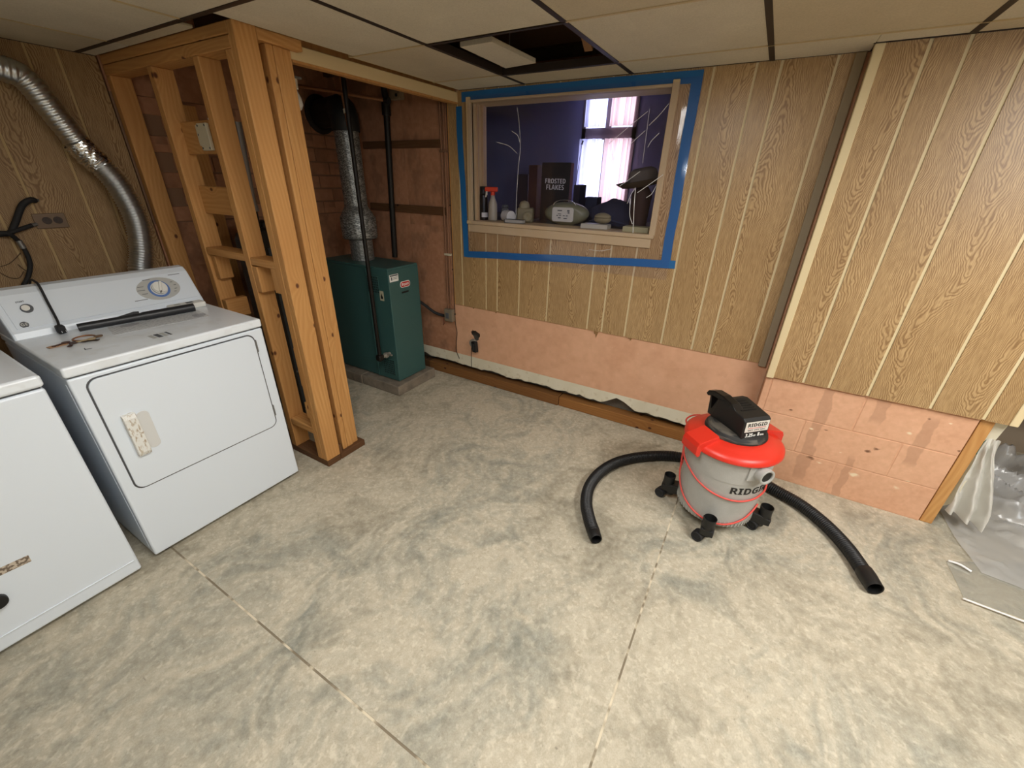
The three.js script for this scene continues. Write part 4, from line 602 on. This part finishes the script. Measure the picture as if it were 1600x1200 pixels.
// ------------------------------------------------------------------ boiler closet
{
  const BX = -2.2, z0 = -2.365, z1 = -2.06, y0 = 0.085, y1 = 0.94;
  { const t = thing('concrete_pad', 'low concrete block pad under the teal boiler', 'pad'); mesh('block', metreUV(rbx(-2.55, -2.15, 0, 0.082, -2.42, -1.992, 0.008), 0.5, 0.5), rawConcrete, t); mesh('block', metreUV(rbx(-2.96, -2.556, 0, 0.08, -2.42, -1.99, 0.008), 0.5, 0.5, 0.3, 0.2), rawConcrete, t); }
  const t = thing('boiler', 'teal metal boiler cabinet with a red logo badge', 'boiler', [BX - 0.35, y0, (z0 + z1) / 2]);
  const X = (x) => x - t.position.x, Y = (y) => y - y0, Z = (z) => z - t.position.z;
  mesh('jacket', rbx(X(-2.9), X(-2.425), 0.002, Y(y1) - 0.005, Z(z0) + 0.004, Z(z1) - 0.004, 0.006), M.teal, t);
  mesh('front_jacket', rbx(X(-2.421), X(BX), 0.002, Y(y1), Z(z0), Z(z1), 0.006), M.teal, t);
  mesh('top_panel', rbx(X(-2.9), X(BX) - 0.004, Y(y1) - 0.004, Y(y1) + 0.012, Z(z0) + 0.002, Z(z1) - 0.002, 0.005), M.teal, t);
  const grille = (xa, xb, ya, yb, nx, ny) => {
    const zf = Z(z1), g = mesh('grille', bx(xa, xb, ya, yb, zf, zf + 0.0008), M.black, t), bars = [];
    for (let i = 0; i <= nx; i++) { const x = mix(xa, xb, i / nx); bars.push(bx(x - 0.0022, x + 0.0022, ya, yb, zf, zf + 0.003)); } for (let i = 0; i <= ny; i++) { const y = mix(ya, yb, i / ny); bars.push(bx(xa, xb, y - 0.0022, y + 0.0022, zf, zf + 0.003)); }
    mesh('grille_bars', bars, M.teal, g);
  };
  grille(X(-2.43) + 0.012, X(-2.305), Y(0.765), Y(0.885), 7, 7); grille(X(-2.35), X(-2.235), Y(0.13), Y(0.255), 7, 7);
  const fx = X(BX) + 0.0005, fr = (name, g, m, y, z) => { g.rotateY(Math.PI / 2); g.translate(fx, Y(y), Z(z)); return mesh(name, g, m, t); };
  fr('white_label', prism(roundRect(0.085, 0.05, 0.003), 0.0008), M.white, 0.882, -2.112); fr('label_print', join([bx(-0.038, 0.038, 0.013, 0.022, 0.0008, 0.0014), bx(-0.028, -0.018, -0.014, 0.008, 0.0008, 0.0014), bx(-0.01, 0.034, 0.002, 0.005, 0.0008, 0.0014), bx(-0.01, 0.03, -0.008, -0.005, 0.0008, 0.0014)]), M.inkGrey, 0.882, -2.112);
  fr('logo_badge', prism(roundRect(0.1, 0.044, 0.02), 0.002, 0.0005), M.white, 0.822, -2.215); fr('logo_field', prism(roundRect(0.092, 0.036, 0.016), 0.003), M.red, 0.822, -2.215); fr('logo_letters', text('Bryant', 0.02, 0.0038, 0.07), M.white, 0.814, -2.215);
  fr('model_plate', join([bx(-0.04, 0.03, -0.006, 0.006, 0, 0.001)]), M.black, 0.765, -2.215);
  const sg = prism(roundRect(0.04, 0.07, 0.004), 0.0008); sg.translate(X(-2.285), Y(0.752), Z(z1)); mesh('flame_sticker', sg, std(0xbdb79c, 0.6), t); const fl = prism([[-0.009, -0.022], [0.009, -0.022], [0.011, -0.008], [0.003, 0.006], [0.001, 0.022], [-0.006, 0.008], [-0.011, -0.008]], 0.0014); fl.translate(X(-2.285), Y(0.752), Z(z1)); mesh('sticker_print', fl, M.black, t);
  mesh('seam_rib', rbx(X(-2.424), X(-2.415), 0.004, Y(y1) - 0.01, Z(z1) - 0.002, Z(z1) + 0.003, 0.001, 1), M.teal, t);

  // flue
  const fl2 = thing('flue_pipe', 'galvanised flue pipe with a draft hood above the boiler', 'flue'), cx = -2.615, cz = -2.22;
  mesh('collar', cyl(0.083, 0.083, V(cx, y1 + 0.013, cz), V(cx, 1.14, cz), 28), M.galv, fl2);
  const hood = lathe([[0.085, 1.105], [0.12, 1.108], [0.126, 1.12], [0.126, 1.25], [0.084, 1.32], [0.08, 1.33]], 32); hood.translate(cx, 0, cz); mesh('draft_hood', hood, M.galv, fl2);
  mesh('riser', cyl(0.08, 0.08, V(cx, 1.33, cz), V(cx, 1.8, cz), 28), M.galv, fl2);
  mesh('elbow', tube([[cx, 1.79, cz], [cx, 1.86, cz], [cx - 0.05, 1.915, cz - 0.03], [cx - 0.14, 1.925, cz - 0.08]], 0.09, 24, 24), std(0x2a2a28, 0.6, { metalness: 0.4 }), fl2);
  mesh('breech', cyl(0.09, 0.09, V(cx - 0.13, 1.925, cz - 0.075), V(XL - 0.01, 1.92, -2.36), 28), std(0x22211f, 0.6, { metalness: 0.3 }), fl2);
  const th = new THREE.TorusGeometry(0.105, 0.02, 10, 32); th.rotateY(Math.PI / 2); th.translate(XL + 0.006, 1.92, -2.36); mesh('thimble', th, std(0x2c2520, 0.85), fl2);

  // pipes
  const gp = thing('gas_pipe', 'black iron gas pipe running down in front of the boiler to a valve', 'pipe'), pz = -1.955;
  mesh('pipe', cyl(0.0135, 0.0135, V(-2.268, 0.3, pz), V(-2.268, 2.3, pz), 14), M.ironPipe, gp); mesh('elbow', rbx(-2.292, -2.244, 0.285, 0.335, pz - 0.026, pz + 0.024, 0.014, 3), M.ironPipe, gp); mesh('valve', [cyl(0.014, 0.014, V(-2.268, 0.31, pz - 0.02), V(-2.268, 0.31, z1 + 0.004), 12), rbx(-2.285, -2.251, 0.292, 0.328, -2.035, -2.0, 0.008, 2), bx(-2.25, -2.205, 0.318, 0.328, -2.022, -2.012)], std(0x8a8478, 0.6), gp);
  const bp = thing('water_pipe', 'black iron water pipe rising behind the boiler by the salmon wall', 'pipe'); mesh('pipe', cyl(0.021, 0.021, V(-2.505, y1 + 0.013, -2.44), V(-2.44, 2.02, -2.44), 16), M.ironPipe, bp); mesh('union', cyl(0.03, 0.03, V(-2.448, 1.9, -2.44), V(-2.443, 1.98, -2.44), 8), M.ironPipe, bp); mesh('elbow', tube([[-2.44, 2.0, -2.44], [-2.437, 2.06, -2.43], [-2.38, 2.09, -2.42], [-2.28, 2.09, -2.41]], 0.022, 20, 12), M.ironPipe, bp);
  const a = onZ(460, 133, -1.9), b = onZ(604, 157, -2.12); const cp = thing('copper_pipe', 'thin copper pipe crossing high in the closet', 'pipe'); mesh('pipe', cyl(0.0095, 0.0095, a, b, 12), M.copper, cp); const mid = a.clone().lerp(b, 0.52); mesh('tee', cyl(0.014, 0.014, mid.clone().add(V(-0.02, 0.003, 0.003)), mid.clone().add(V(0.02, -0.003, -0.003)), 12), M.copper, cp); mesh('drop', cyl(0.0085, 0.0085, mid, mid.clone().add(V(0.03, -0.2, 0.01)), 10), M.copper, cp); mesh('stub', cyl(0.0085, 0.0085, mid, mid.clone().add(V(0, 0.26, 0)), 10), M.copper, cp);
  for (const [k, dy] of [[0, -0.08], [1, -0.185]]) mesh('coupling', cyl(0.013, 0.013, mid.clone().add(V(0.012 + k * 0.016, dy, 0.004)), mid.clone().add(V(0.016 + k * 0.016, dy - 0.022, 0.005)), 12), M.ivory, cp);
  mesh('end_tee', cyl(0.018, 0.018, b.clone().add(V(-0.012, 0.002, 0)), b.clone().add(V(0.02, -0.003, 0)), 12), M.ironPipe, cp);
  const wb = onZ(622, 148, ZB + 0.02), cb = thing('junction_box', 'pale junction box high on the salmon closet wall', 'junction box', [wb.x, wb.y, ZB + 0.001]); mesh('box_body', rbx(-0.055, 0.04, -0.03, 0.035, 0, 0.05, 0.006), std(0x8a7a64, 0.7), cb); mesh('knockout', (() => { const g = new THREE.CylinderGeometry(0.01, 0.01, 0.003, 14); g.rotateX(Math.PI / 2); g.translate(0.012, -0.006, 0.0505); return g; })(), M.black, cb);
  const bu = onZ(461, 152, -1.46), bb = thing('light_bulb', 'unlit white light bulb on the inner side of the corner studs', 'bulb', [bu.x, bu.y, -1.46]); const bg = lathe([[0, -0.055], [0.02, -0.048], [0.03, -0.028], [0.027, -0.004], [0.016, 0.022], [0.013, 0.034], [0, 0.034]], 24); mesh('glass', bg, std(0xc8c4bc, 0.3), bb); mesh('socket', cyl(0.02, 0.022, V(0, 0.03, 0), V(0, 0.07, 0), 20), M.ivory, bb); mesh('bracket', bx(-0.03, 0.03, 0.07, 0.078, -0.03, 0.082), M.steel, bb);
  // grey conduits, water heater and meter seen through the studs
  const wh = thing('water_heater', 'dark grey cylindrical tank standing behind the bare studs', 'water heater', [-2.72, 0, -1.62]);
  mesh('tank', lathe([[0, 0.02], [0.2, 0.02], [0.215, 0.04], [0.215, 1.16], [0.2, 1.19], [0, 1.205]], 40), std(0x4c5256, 0.5, { metalness: 0.2 }), wh); mesh('base', lathe([[0, 0], [0.19, 0], [0.19, 0.02], [0, 0.02]], 32), M.black, wh); mesh('panel_band', lathe([[0.216, 0.3], [0.218, 0.302], [0.218, 0.312], [0.216, 0.314]], 40), M.steel, wh);
  mesh('top_fitting', [cyl(0.016, 0.016, V(0.08, 1.19, 0.05), V(0.08, 1.28, 0.05), 12), cyl(0.016, 0.016, V(-0.08, 1.19, 0.05), V(-0.08, 1.27, 0.05), 12), rbx(0.02, 0.15, 1.2, 1.27, 0.06, 0.14, 0.01)], M.ironPipe, wh);
  const cA = thing('grey_conduit', 'grey metal conduit rising behind the stud next to the corner', 'conduit'), c0 = onZ(369, 190, -1.32), c1 = onZ(396, 330, -1.32); mesh('tube', cyl(0.021, 0.021, c1, c0, 16), M.steel, cA); mesh('coupling', cyl(0.027, 0.027, c1.clone(), c1.clone().add(V(0, 0.03, 0)), 16), M.steel, cA); mesh('lower_pipe', cyl(0.018, 0.018, V(c1.x, 1.26, -1.32), c1, 14), M.ironPipe, cA); mesh('meter_head', rbx(c1.x - 0.07, c1.x + 0.05, 1.16, 1.262, -1.38, -1.28, 0.02, 3), M.ironPipe, cA); mesh('meter_drop', cyl(0.018, 0.018, V(c1.x, 0, -1.33), V(c1.x, 1.165, -1.33), 14), M.ironPipe, cA);
  const jb = thing('junction_box', 'cream square junction box screwed to the pine blocking', 'junction box', [-2.335, 1.668, -1.186]); mesh('cover', rbx(-0.045, 0.035, -0.055, 0.055, 0, 0.016, 0.004), M.ivory, jb); mesh('side_ear', rbx(-0.075, -0.046, -0.035, 0.05, 0, 0.008, 0.004), M.ivory, jb); for (const [x, y] of [[-0.035, 0.045], [0.025, 0.045], [-0.035, -0.045], [0.025, -0.045], [-0.06, 0.01]]) mesh('screw', cyl(0.0045, 0.0045, V(x, y, x < -0.05 ? 0.008 : 0.0155), V(x, y, x < -0.05 ? 0.0095 : 0.0175), 10), M.inkGrey, jb);
  const wr = thing('wire_bundle', 'white and dark wires hanging between the studs under the junction box', 'wire'); for (const [x, r, m] of [[-2.385, 0.004, M.white], [-2.36, 0.006, M.rubber], [-2.345, 0.006, M.rubber], [-2.325, 0.005, M.white]]) mesh('wire', tube([[x, 1.75, -1.236], [x + 0.005, 1.6, -1.24], [x + 0.012, 1.5, -1.236], [x + 0.03, 1.38, -1.24], [x + 0.04, 1.28, -1.245]], r, 30, 7), m, wr);
  // conduit pair and box on the salmon wall
  const cd = thing('wall_conduit', 'rusty conduit pair running down to a small box on the salmon wall', 'conduit'); const zc = ZB + 0.012;
  for (const [x, r] of [[-2.05, 0.008], [-2.022, 0.008]]) mesh('tube', tube([[x, 2.05, zc], [x, 1.5, zc], [x - 0.004, 1.0, zc], [x - 0.008, 0.57, zc]], r, 30, 8), std(0x8a6248, 0.6, { metalness: 0.2 }), cd);
  mesh('strap', rbx(-2.066, -2.006, 1.0, 1.016, ZB, ZB + 0.022, 0.003), M.ivory, cd); mesh('strap', rbx(-2.066, -2.006, 1.68, 1.694, ZB, ZB + 0.022, 0.003), std(0x7a5a44, 0.7), cd);
  mesh('box', rbx(-2.078, -2.0, 0.49, 0.59, ZB, ZB + 0.042, 0.005), std(0x7f7360, 0.6), cd); mesh('switch', rbx(-2.062, -2.03, 0.515, 0.56, ZB + 0.042, ZB + 0.046, 0.002), M.inkGrey, cd);
  const cb2 = thing('boiler_cable', 'dark cable sagging from the boiler to the wall box', 'cable'); mesh('cable', tube([[-2.24, 0.66, -2.372], [-2.22, 0.62, -2.42], [-2.17, 0.55, -2.48], [-2.12, 0.525, ZB + 0.022], [-2.08, 0.525, ZB + 0.02]], 0.012, 40, 8), M.rubber, cb2); mesh('loose_end', tube([[-2.11, 0.515, ZB + 0.02], [-2.1, 0.47, ZB + 0.02], [-2.115, 0.44, ZB + 0.012]], 0.005, 14, 6), std(0x7a4a34, 0.7), cb2);
  const lw = thing('phone_wire', 'thin brown wire stapled down the edge of the panelling', 'wire'); mesh('wire', tube([[-1.9985, 2.03, ZB + 0.006], [-1.9975, 1.6, ZB + 0.006], [-1.999, 1.2, ZB + 0.006], [-1.997, 0.8, ZB + 0.006], [-2.0, 0.5, ZB + 0.004], [-1.985, 0.4, ZB + 0.004], [-2.0, 0.25, ZB + 0.005], [-1.97, 0.17, ZB + 0.006]], 0.0028, 80, 6), std(0x3d2a1c, 0.6), lw); for (const y of [1.35, 0.9, 0.55]) mesh('staple', rbx(-2.004, -1.992, y - 0.006, y + 0.006, ZB, ZB + 0.01, 0.002), M.black, lw);
  // broken outlet under the panelling
  const bo = thing('broken_outlet', 'dangling black receptacle beside the ragged hole in the drywall', 'outlet', [-1.79, 0.33, ZB + 0.001]); mesh('round_box', (() => { const g = new THREE.CylinderGeometry(0.034, 0.034, 0.02, 24); g.rotateX(Math.PI / 2); g.translate(-0.028, 0.012, 0.01); return g; })(), std(0x8a8478, 0.6), bo); const rc = rbx(-0.018, 0.03, -0.05, 0.036, 0.012, 0.045, 0.005); rc.rotateY(-0.3); rc.rotateZ(0.1); mesh('receptacle', rc, M.black, bo); mesh('socket_face', (() => { const g = rbx(-0.008, 0.022, -0.035, 0.022, 0.045, 0.049, 0.003); g.rotateY(-0.3); g.rotateZ(0.1); return g; })(), std(0x2e2e2e, 0.5), bo); mesh('dangling_wire', tube([[-0.03, 0.0, 0.018], [-0.042, -0.04, 0.02], [-0.047, -0.12, 0.018], [-0.05, -0.2, 0.016]], 0.0022, 24, 6), M.ironPipe, bo);
}
{ // tile pushed up into the gap
  const q = [[720, 73], [768, 65], [836, 98], [790, 106]].map(([x, y]) => onY(x, y, 2.034)); const s = prism(q.map((p) => [p.x, -p.z]), 0.016, 0.002); s.rotateX(-Math.PI / 2); s.rotateZ(0); s.translate(0, 2.034, 0); metreUV(s, 0.6, 0.6);
  const t = thing('loose_ceiling_tile', 'loose piece of cream ceiling tile propped in the ceiling gap', 'ceiling tile'); mesh('tile_piece', s, tileMat, t); const c = q[0].clone().lerp(q[2], 0.5); mesh('support_wire', [cyl(0.002, 0.002, V(c.x - 0.05, 2.05, c.z), V(c.x - 0.05, 2.3, c.z), 6), cyl(0.002, 0.002, V(c.x + 0.05, 2.05, c.z), V(c.x + 0.05, 2.3, c.z), 6)], M.steel, t);
}

// ------------------------------------------------------------------ wet/dry vacuum
{
  const t = thing('shop_vacuum', 'grey and red shop vacuum with a black motor head on casters', 'vacuum', [0.095, 0, -1.935], Math.PI / 4);
  const drum = mesh('drum', lathe([[0, 0.055], [0.16, 0.055], [0.17, 0.065], [0.175, 0.09], [0.184, 0.325], [0.187, 0.328], [0.192, 0.437], [0.199, 0.441], [0.199, 0.455], [0, 0.455]], 64), M.vacGrey, t);
  { const uv = drum.geometry.attributes.uv, P = drum.geometry.attributes.position; for (let i = 0; i < P.count; i++) uv.setXY(i, uv.getX(i) * 3, P.getY(i) * 2.5); }
  const ribs = []; for (let k = 0; k < 60; k++) { const g = bx(-0.003, 0.003, 0.068, 0.098, 0.172, 0.1765); g.rotateY(k / 60 * Math.PI * 2); ribs.push(g); } mesh('foot_ribs', ribs, M.vacGrey, drum);
  const plate = []; for (const [y0, y1, a0, a1] of [[0.362, 0.436, -0.3, 0.24]]) for (let k = 0; k < 8; k++) { const g = bx(-0.0075, 0.0075, y0, y1, 0.18, 0.1965); g.rotateY(mix(a0, a1, (k + 0.5) / 8)); plate.push(g); } mesh('port_plate', plate, M.vacGrey, drum);
  const port = lathe([[0.026, -0.03], [0.026, 0.034], [0.029, 0.037], [0.036, 0.037], [0.037, 0.034], [0.038, 0.0]], 32); port.rotateX(Math.PI / 2); port.translate(0, 0.4, 0.192); const pm = mesh('inlet_port', port, M.vacGrey, t); mesh('port_shade_plug', cyl(0.0258, 0.0258, V(0, 0.4, 0.172), V(0, 0.4, 0.222), 24), M.black, pm);  // solid black plug near the mouth stands in for the shade inside the port
  const txt = text('RIDGID', 0.036, 0.0012, 0.2), P = txt.attributes.position; for (let i = 0; i < P.count; i++) { const x = P.getX(i), y = P.getY(i) + 0.272, r = mix(0.175, 0.184, (y - 0.09) / 0.235) + 0.0004 + P.getZ(i), a = x / 0.184; P.setXYZ(i, Math.sin(a) * r, y, Math.cos(a) * r); } txt.computeVertexNormals(); mesh('drum_lettering', txt, M.black, drum);
  // lid
  const lid = mesh('lid', lathe([[0.19, 0.444], [0.21, 0.442], [0.214, 0.448], [0.211, 0.464], [0.196, 0.476], [0.178, 0.48], [0.165, 0.488], [0.135, 0.5], [0, 0.5]], 64), M.vacRed, t);
  for (const s of [-1, 1]) { const g = prism([[0.12, 0.485], [0.135, 0.512], [0.225, 0.486], [0.234, 0.47], [0.234, 0.434], [0.222, 0.42], [0.214, 0.424], [0.214, 0.448], [0.15, 0.47]], 0.098, 0.003); g.translate(0, 0, -0.049); if (s < 0) g.rotateY(Math.PI); mesh('latch', g, M.vacRed, lid); }
  // motor head
  mesh('motor_base', lathe([[0.132, 0.5], [0.134, 0.504], [0.131, 0.515], [0.12, 0.528], [0.1, 0.535], [0, 0.535]], 48), M.dustyBlack, t);
  const side = [[-0.095, 0.524], [0.098, 0.524], [0.094, 0.608], [0.084, 0.616], [-0.05, 0.636], [-0.072, 0.63]]; const hd = prism(side, 0.128, 0.005); hd.translate(0, 0, -0.064); hd.rotateY(-Math.PI / 2); const head = mesh('motor_head', hd, M.black, t);
  mesh('top_vents', [0, 1, 2, 3, 4].map((k) => { const g = bx(-0.04, 0.04, -0.0015, 0.0015, -0.004, 0.004); g.rotateX(0.148); g.translate(0, 0.6385 - k * 0.0024, -0.03 + k * 0.016); return g; }), std(0x0b0b0b, 0.6), head);
  const lz = 0.1045, lean = 0.041, lf = (name, g, m, y) => { g.rotateX(-lean); g.translate(0, y, lz - 0.001 - (y - 0.524) * lean + 0.0005); return mesh(name, g, m, head); };
  lf('label_plate', prism(roundRect(0.122, 0.05, 0.002), 0.0008), std(0xd9d6cc, 0.5), 0.583); lf('label_name', text('RIDGID', 0.017, 0.0016, 0.1), M.black, 0.584); lf('label_rule', bx(-0.047, 0.047, -0.001, 0.001, 0, 0.0014), M.red, 0.577); lf('label_name', text('WET DRY VAC', 0.0065, 0.0014, 0.094), M.inkGrey, 0.564);
  const n1 = text('3.25', 0.017, 0.0012, 0.038); n1.translate(-0.032, 0, 0); const n2 = text('HP', 0.008, 0.0012); n2.translate(-0.003, 0, 0); const n3 = text('8', 0.017, 0.0012); n3.translate(0.018, 0, 0); const n4 = text('GAL', 0.008, 0.0012); n4.translate(0.038, 0, 0); lf('rating', join([n1, n2, n3, n4]), M.white, 0.534);
  const hp = prism([[-0.03, 0.628], [0.0, 0.642], [0.06, 0.652], [0.115, 0.65], [0.15, 0.636], [0.158, 0.622], [0.15, 0.617], [0.132, 0.624], [0.128, 0.6], [0.122, 0.535], [0.085, 0.535], [0.075, 0.58], [0.06, 0.625], [0.0, 0.628]], 0.036, 0.004, [[[0.08, 0.63], [0.126, 0.628], [0.108, 0.562]]]); hp.translate(0, 0, -0.062); hp.rotateY(Math.PI / 2); mesh('carry_handle', hp, M.blackGloss, head);
  // casters with tool cups
  for (const [i, a] of [0.25, 0.75, 1.25, 1.75].map((k) => k * Math.PI).entries()) {
    const g = new THREE.Group(); const cm = mesh('caster', join([metreUV(prism([[0.15, 0.055], [0.2, 0.05], [0.25, 0.056], [0.252, 0.082], [0.225, 0.09], [0.172, 0.1]], 0.05, 0.004).translate(0, 0, -0.025)), cyl(0.024, 0.021, V(0.212, 0.03, 0), V(0.212, 0.07, 0), 16)]), M.black, t); cm.rotation.y = -a;
    const cup = lathe([[0, 0.075], [0.024, 0.075], [0.03, 0.085], [0.027, 0.11], [0.029, 0.142], [0.026, 0.142], [0.023, 0.09], [0, 0.088]], 24); cup.translate(0.226, 0, 0); mesh('tool_cup', cup, M.black, cm);
    const w = new THREE.CylinderGeometry(0.026, 0.026, 0.034, 24); w.rotateX(Math.PI / 2); const wheel = join([w, new THREE.TorusGeometry(0.022, 0.004, 8, 24).translate(0, 0, 0.017)]); const wr = a + Math.PI / 4 * -1; wheel.rotateY(wr - 0.35); const q = V(-0.03, 0, 0.012).applyAxisAngle(V(0, 1, 0), a - Math.PI / 4); wheel.translate(0.222 + q.x, 0.0262, q.z); mesh('wheel', wheel, M.rubber, cm);
  }
  const cordPt = (deg, y, r = 0.2) => { const a = deg * Math.PI / 180 + Math.PI / 4 - Math.PI / 2 + Math.PI / 2; const wx = Math.cos(deg * Math.PI / 180) * r, wz = Math.sin(deg * Math.PI / 180) * r, c = Math.cos(Math.PI / 4), s = Math.sin(Math.PI / 4); return V(wx * c - wz * s, y, wx * s + wz * c); };
  const rad = (y) => mix(0.175, 0.187, clamp((y - 0.09) / 0.235)) + 0.0055 + (y > 0.325 ? 0.006 : 0);
  mesh('power_cord', tube([cordPt(222, 0.455, 0.222), cordPt(212, 0.45, 0.238), cordPt(202, 0.44, 0.238), cordPt(194, 0.43, 0.216), ...[[184, 0.4], [170, 0.365], [155, 0.335], [138, 0.305], [120, 0.278], [100, 0.256], [80, 0.243], [60, 0.238], [40, 0.243], [22, 0.252], [8, 0.26], [-10, 0.26], [-40, 0.27], [-80, 0.26], [-120, 0.25], [-150, 0.24], [-178, 0.225], [-196, 0.185], [-215, 0.145], [-235, 0.112], [-255, 0.09], [-275, 0.082], [-295, 0.09], [-315, 0.115], [-330, 0.15], [-342, 0.18]].map(([d, y]) => cordPt(d, y, rad(y)))], 0.0042, 260, 8), M.cord, t);
  mesh('cord_loop', tube([cordPt(188, 0.43, 0.206), cordPt(184, 0.3, 0.196), cordPt(183, 0.26, 0.193), cordPt(182, 0.22, 0.19)], 0.0042, 30, 8), M.cord, t);
}
{ // hose
  const y = 0.0315, pts = [[928, 832], [921, 812], [916, 785], [921, 760], [938, 738], [965, 722], [1000, 714], [1040, 712], [1075, 716]].map(([a, b]) => onY(a, b, y)), tail = [[1205, 762], [1250, 788], [1290, 820], [1322, 854], [1345, 886], [1352, 897]].map(([a, b]) => onY(a, b, y));
  const m = [V(0.06, y, -2.335), V(0.2, y, -2.36)];
  const t = thing('vacuum_hose', 'black corrugated vacuum hose curving behind the shop vacuum', 'hose'), c = curve([...pts, ...m, ...tail]);
  mesh('corrugated_tube', sweep(c, 1500, 18, (s) => 0.0288 + 0.0022 * Math.sin(s * 2 * Math.PI / 0.01)), std(0x101012, 0.45), t);
  for (const [a, b, R] of [[pts[1], pts[0], 0.027], [tail[4], tail[5], 0.031]]) { const d = b.clone().sub(a).normalize(), s = b.clone().addScaledVector(d, -0.015), q = new THREE.Quaternion().setFromUnitVectors(V(0, 1, 0), d); const g = lathe([[R - 0.004, 0.09], [R, 0.092], [R + 0.0015, 0.06], [R + 0.003, 0.03], [R + 0.002, 0.0], [R - 0.002, 0.0], [R - 0.004, 0.02], [R - 0.0045, 0.088]], 32).scale(1, R > 0.03 ? 1 : 0.62, 1); g.applyQuaternion(q); g.translate(s.x, R + 0.0036, s.z); mesh('cuff', g, M.black, t); }
}

// ------------------------------------------------------------------ plastic sheeting and storage clutter on the right
{
  const sheetMat = phys(0xf2f2f2, 0.3, { transmission: 0.72, thickness: 0, side: THREE.DoubleSide, clearcoat: 0.8, clearcoatRoughness: 0.12 });
  const g = new THREE.PlaneGeometry(1, 1, 110, 110), P = g.attributes.position;
  for (let i = 0; i < P.count; i++) {
    const u = P.getX(i) + 0.5, v = P.getY(i) + 0.5;
    const x0 = 1.1 + 0.06 * (vn(v * 5, 0, 501) - 0.5) + 0.06 * (1 - v), x = mix(x0, 2.3, u), z = mix(-2.1 + 0.06 * u - 0.06 * vn(u * 6, 1, 503), -3.3, v);
    const n = Math.abs(fbm(u * 4 + v * 2, v * 5, 505, 4) - 0.5) * 2, e = clamp(Math.min(u, v) * 9);
    P.setXYZ(i, x, 0.004 + 0.006 * vn(u * 22, v * 22, 507) + e * (0.015 + 0.34 * Math.max(0, 0.32 - n) * (0.5 + v)), z);
  }
  g.computeVertexNormals();
  const t = thing('plastic_sheet', 'crumpled translucent plastic sheeting on the floor by the wall end', 'plastic sheet'); mesh('sheeting', g, sheetMat, t);
  const a = onY(1505, 935, 0.012), b = onY(1640, 986, 0.012); mesh('folded_edge', tube([a, a.clone().lerp(b, 0.5), b], 0.004, 30, 6), phys(0xffffff, 0.15, { transmission: 0.2, thickness: 0, clearcoat: 1 }), t);
  const fl = prism([[onY(1478, 878).x, -onY(1478, 878).z], [onY(1505, 934).x, -onY(1505, 934).z], [onY(1660, 990).x, -onY(1660, 990).z], [onY(1660, 880).x, -onY(1660, 880).z]], 0.001); fl.rotateX(-Math.PI / 2); fl.translate(0, 0.0025, 0); mesh('film', fl, phys(0xf2f2ee, 0.12, { transmission: 0.85, thickness: 0 }), t); mesh('folded_edge', tube([onY(1482, 876, 0.01), onY(1500, 882, 0.016), onY(1518, 893, 0.012)], 0.005, 24, 6), phys(0xffffff, 0.15, { transmission: 0.2, thickness: 0, clearcoat: 1 }), t);
  // bag of torn plastic hanging from the wall end
  const bag = new THREE.PlaneGeometry(1, 1, 50, 70), Q = bag.attributes.position; for (let i = 0; i < Q.count; i++) { const u = Q.getX(i) + 0.5, v = Q.getY(i) + 0.5; const w = 0.045 + 0.1 * sstep(0, 0.8, 1 - v), x = 1.085 + u * w + 0.02 * (1 - v) * vn(v * 6, 2, 511); Q.setXYZ(i, x, 0.1 + v * 0.42 - 0.05 * u * (1 - v), ZJ - 0.03 + 0.03 * Math.sin((u * 7 + v * 2.5) * 2) * (1.1 - v) + 0.02 * (fbm(u * 6, v * 6, 513, 3) - 0.5)); } bag.computeVertexNormals();
  single('torn_plastic', 'torn white plastic bunched against the broken drywall edge', 'plastic sheet', bag, phys(0xe6e4dc, 0.5, { transmission: 0.25, thickness: 0, side: THREE.DoubleSide }));
  const r1 = thing('red_crate', 'red plastic crate in the dark storage space', 'crate', [2.6, 0, -3.0], 0.3); mesh('crate_body', [bx(-0.18, 0.18, 0, 0.02, -0.14, 0.14), bx(-0.18, 0.18, 0.02, 0.26, -0.14, -0.13), bx(-0.18, 0.18, 0.02, 0.26, 0.13, 0.14), bx(-0.18, -0.17, 0.02, 0.26, -0.13, 0.13), bx(0.17, 0.18, 0.02, 0.26, -0.13, 0.13)], std(0x8e2a20, 0.5), r1); mesh('rim', [bx(-0.19, 0.19, 0.26, 0.28, -0.15, -0.13), bx(-0.19, 0.19, 0.26, 0.28, 0.13, 0.15)], std(0x8e2a20, 0.5), r1);
  const r2 = thing('storage_shelf', 'dark wooden shelf unit in the storage space', 'shelf', [1.75, 0, -3.45]); for (const x of [-0.5, 0.5]) mesh('upright', bx(x - 0.02, x + 0.02, 0, 1.8, -0.13, 0.13), M.joist, r2); for (const y of [0.4, 0.9, 1.4]) mesh('shelf_board', bx(-0.48, 0.48, y, y + 0.025, -0.13, 0.13), M.joist, r2);
}
renderer.render(scene, camera);
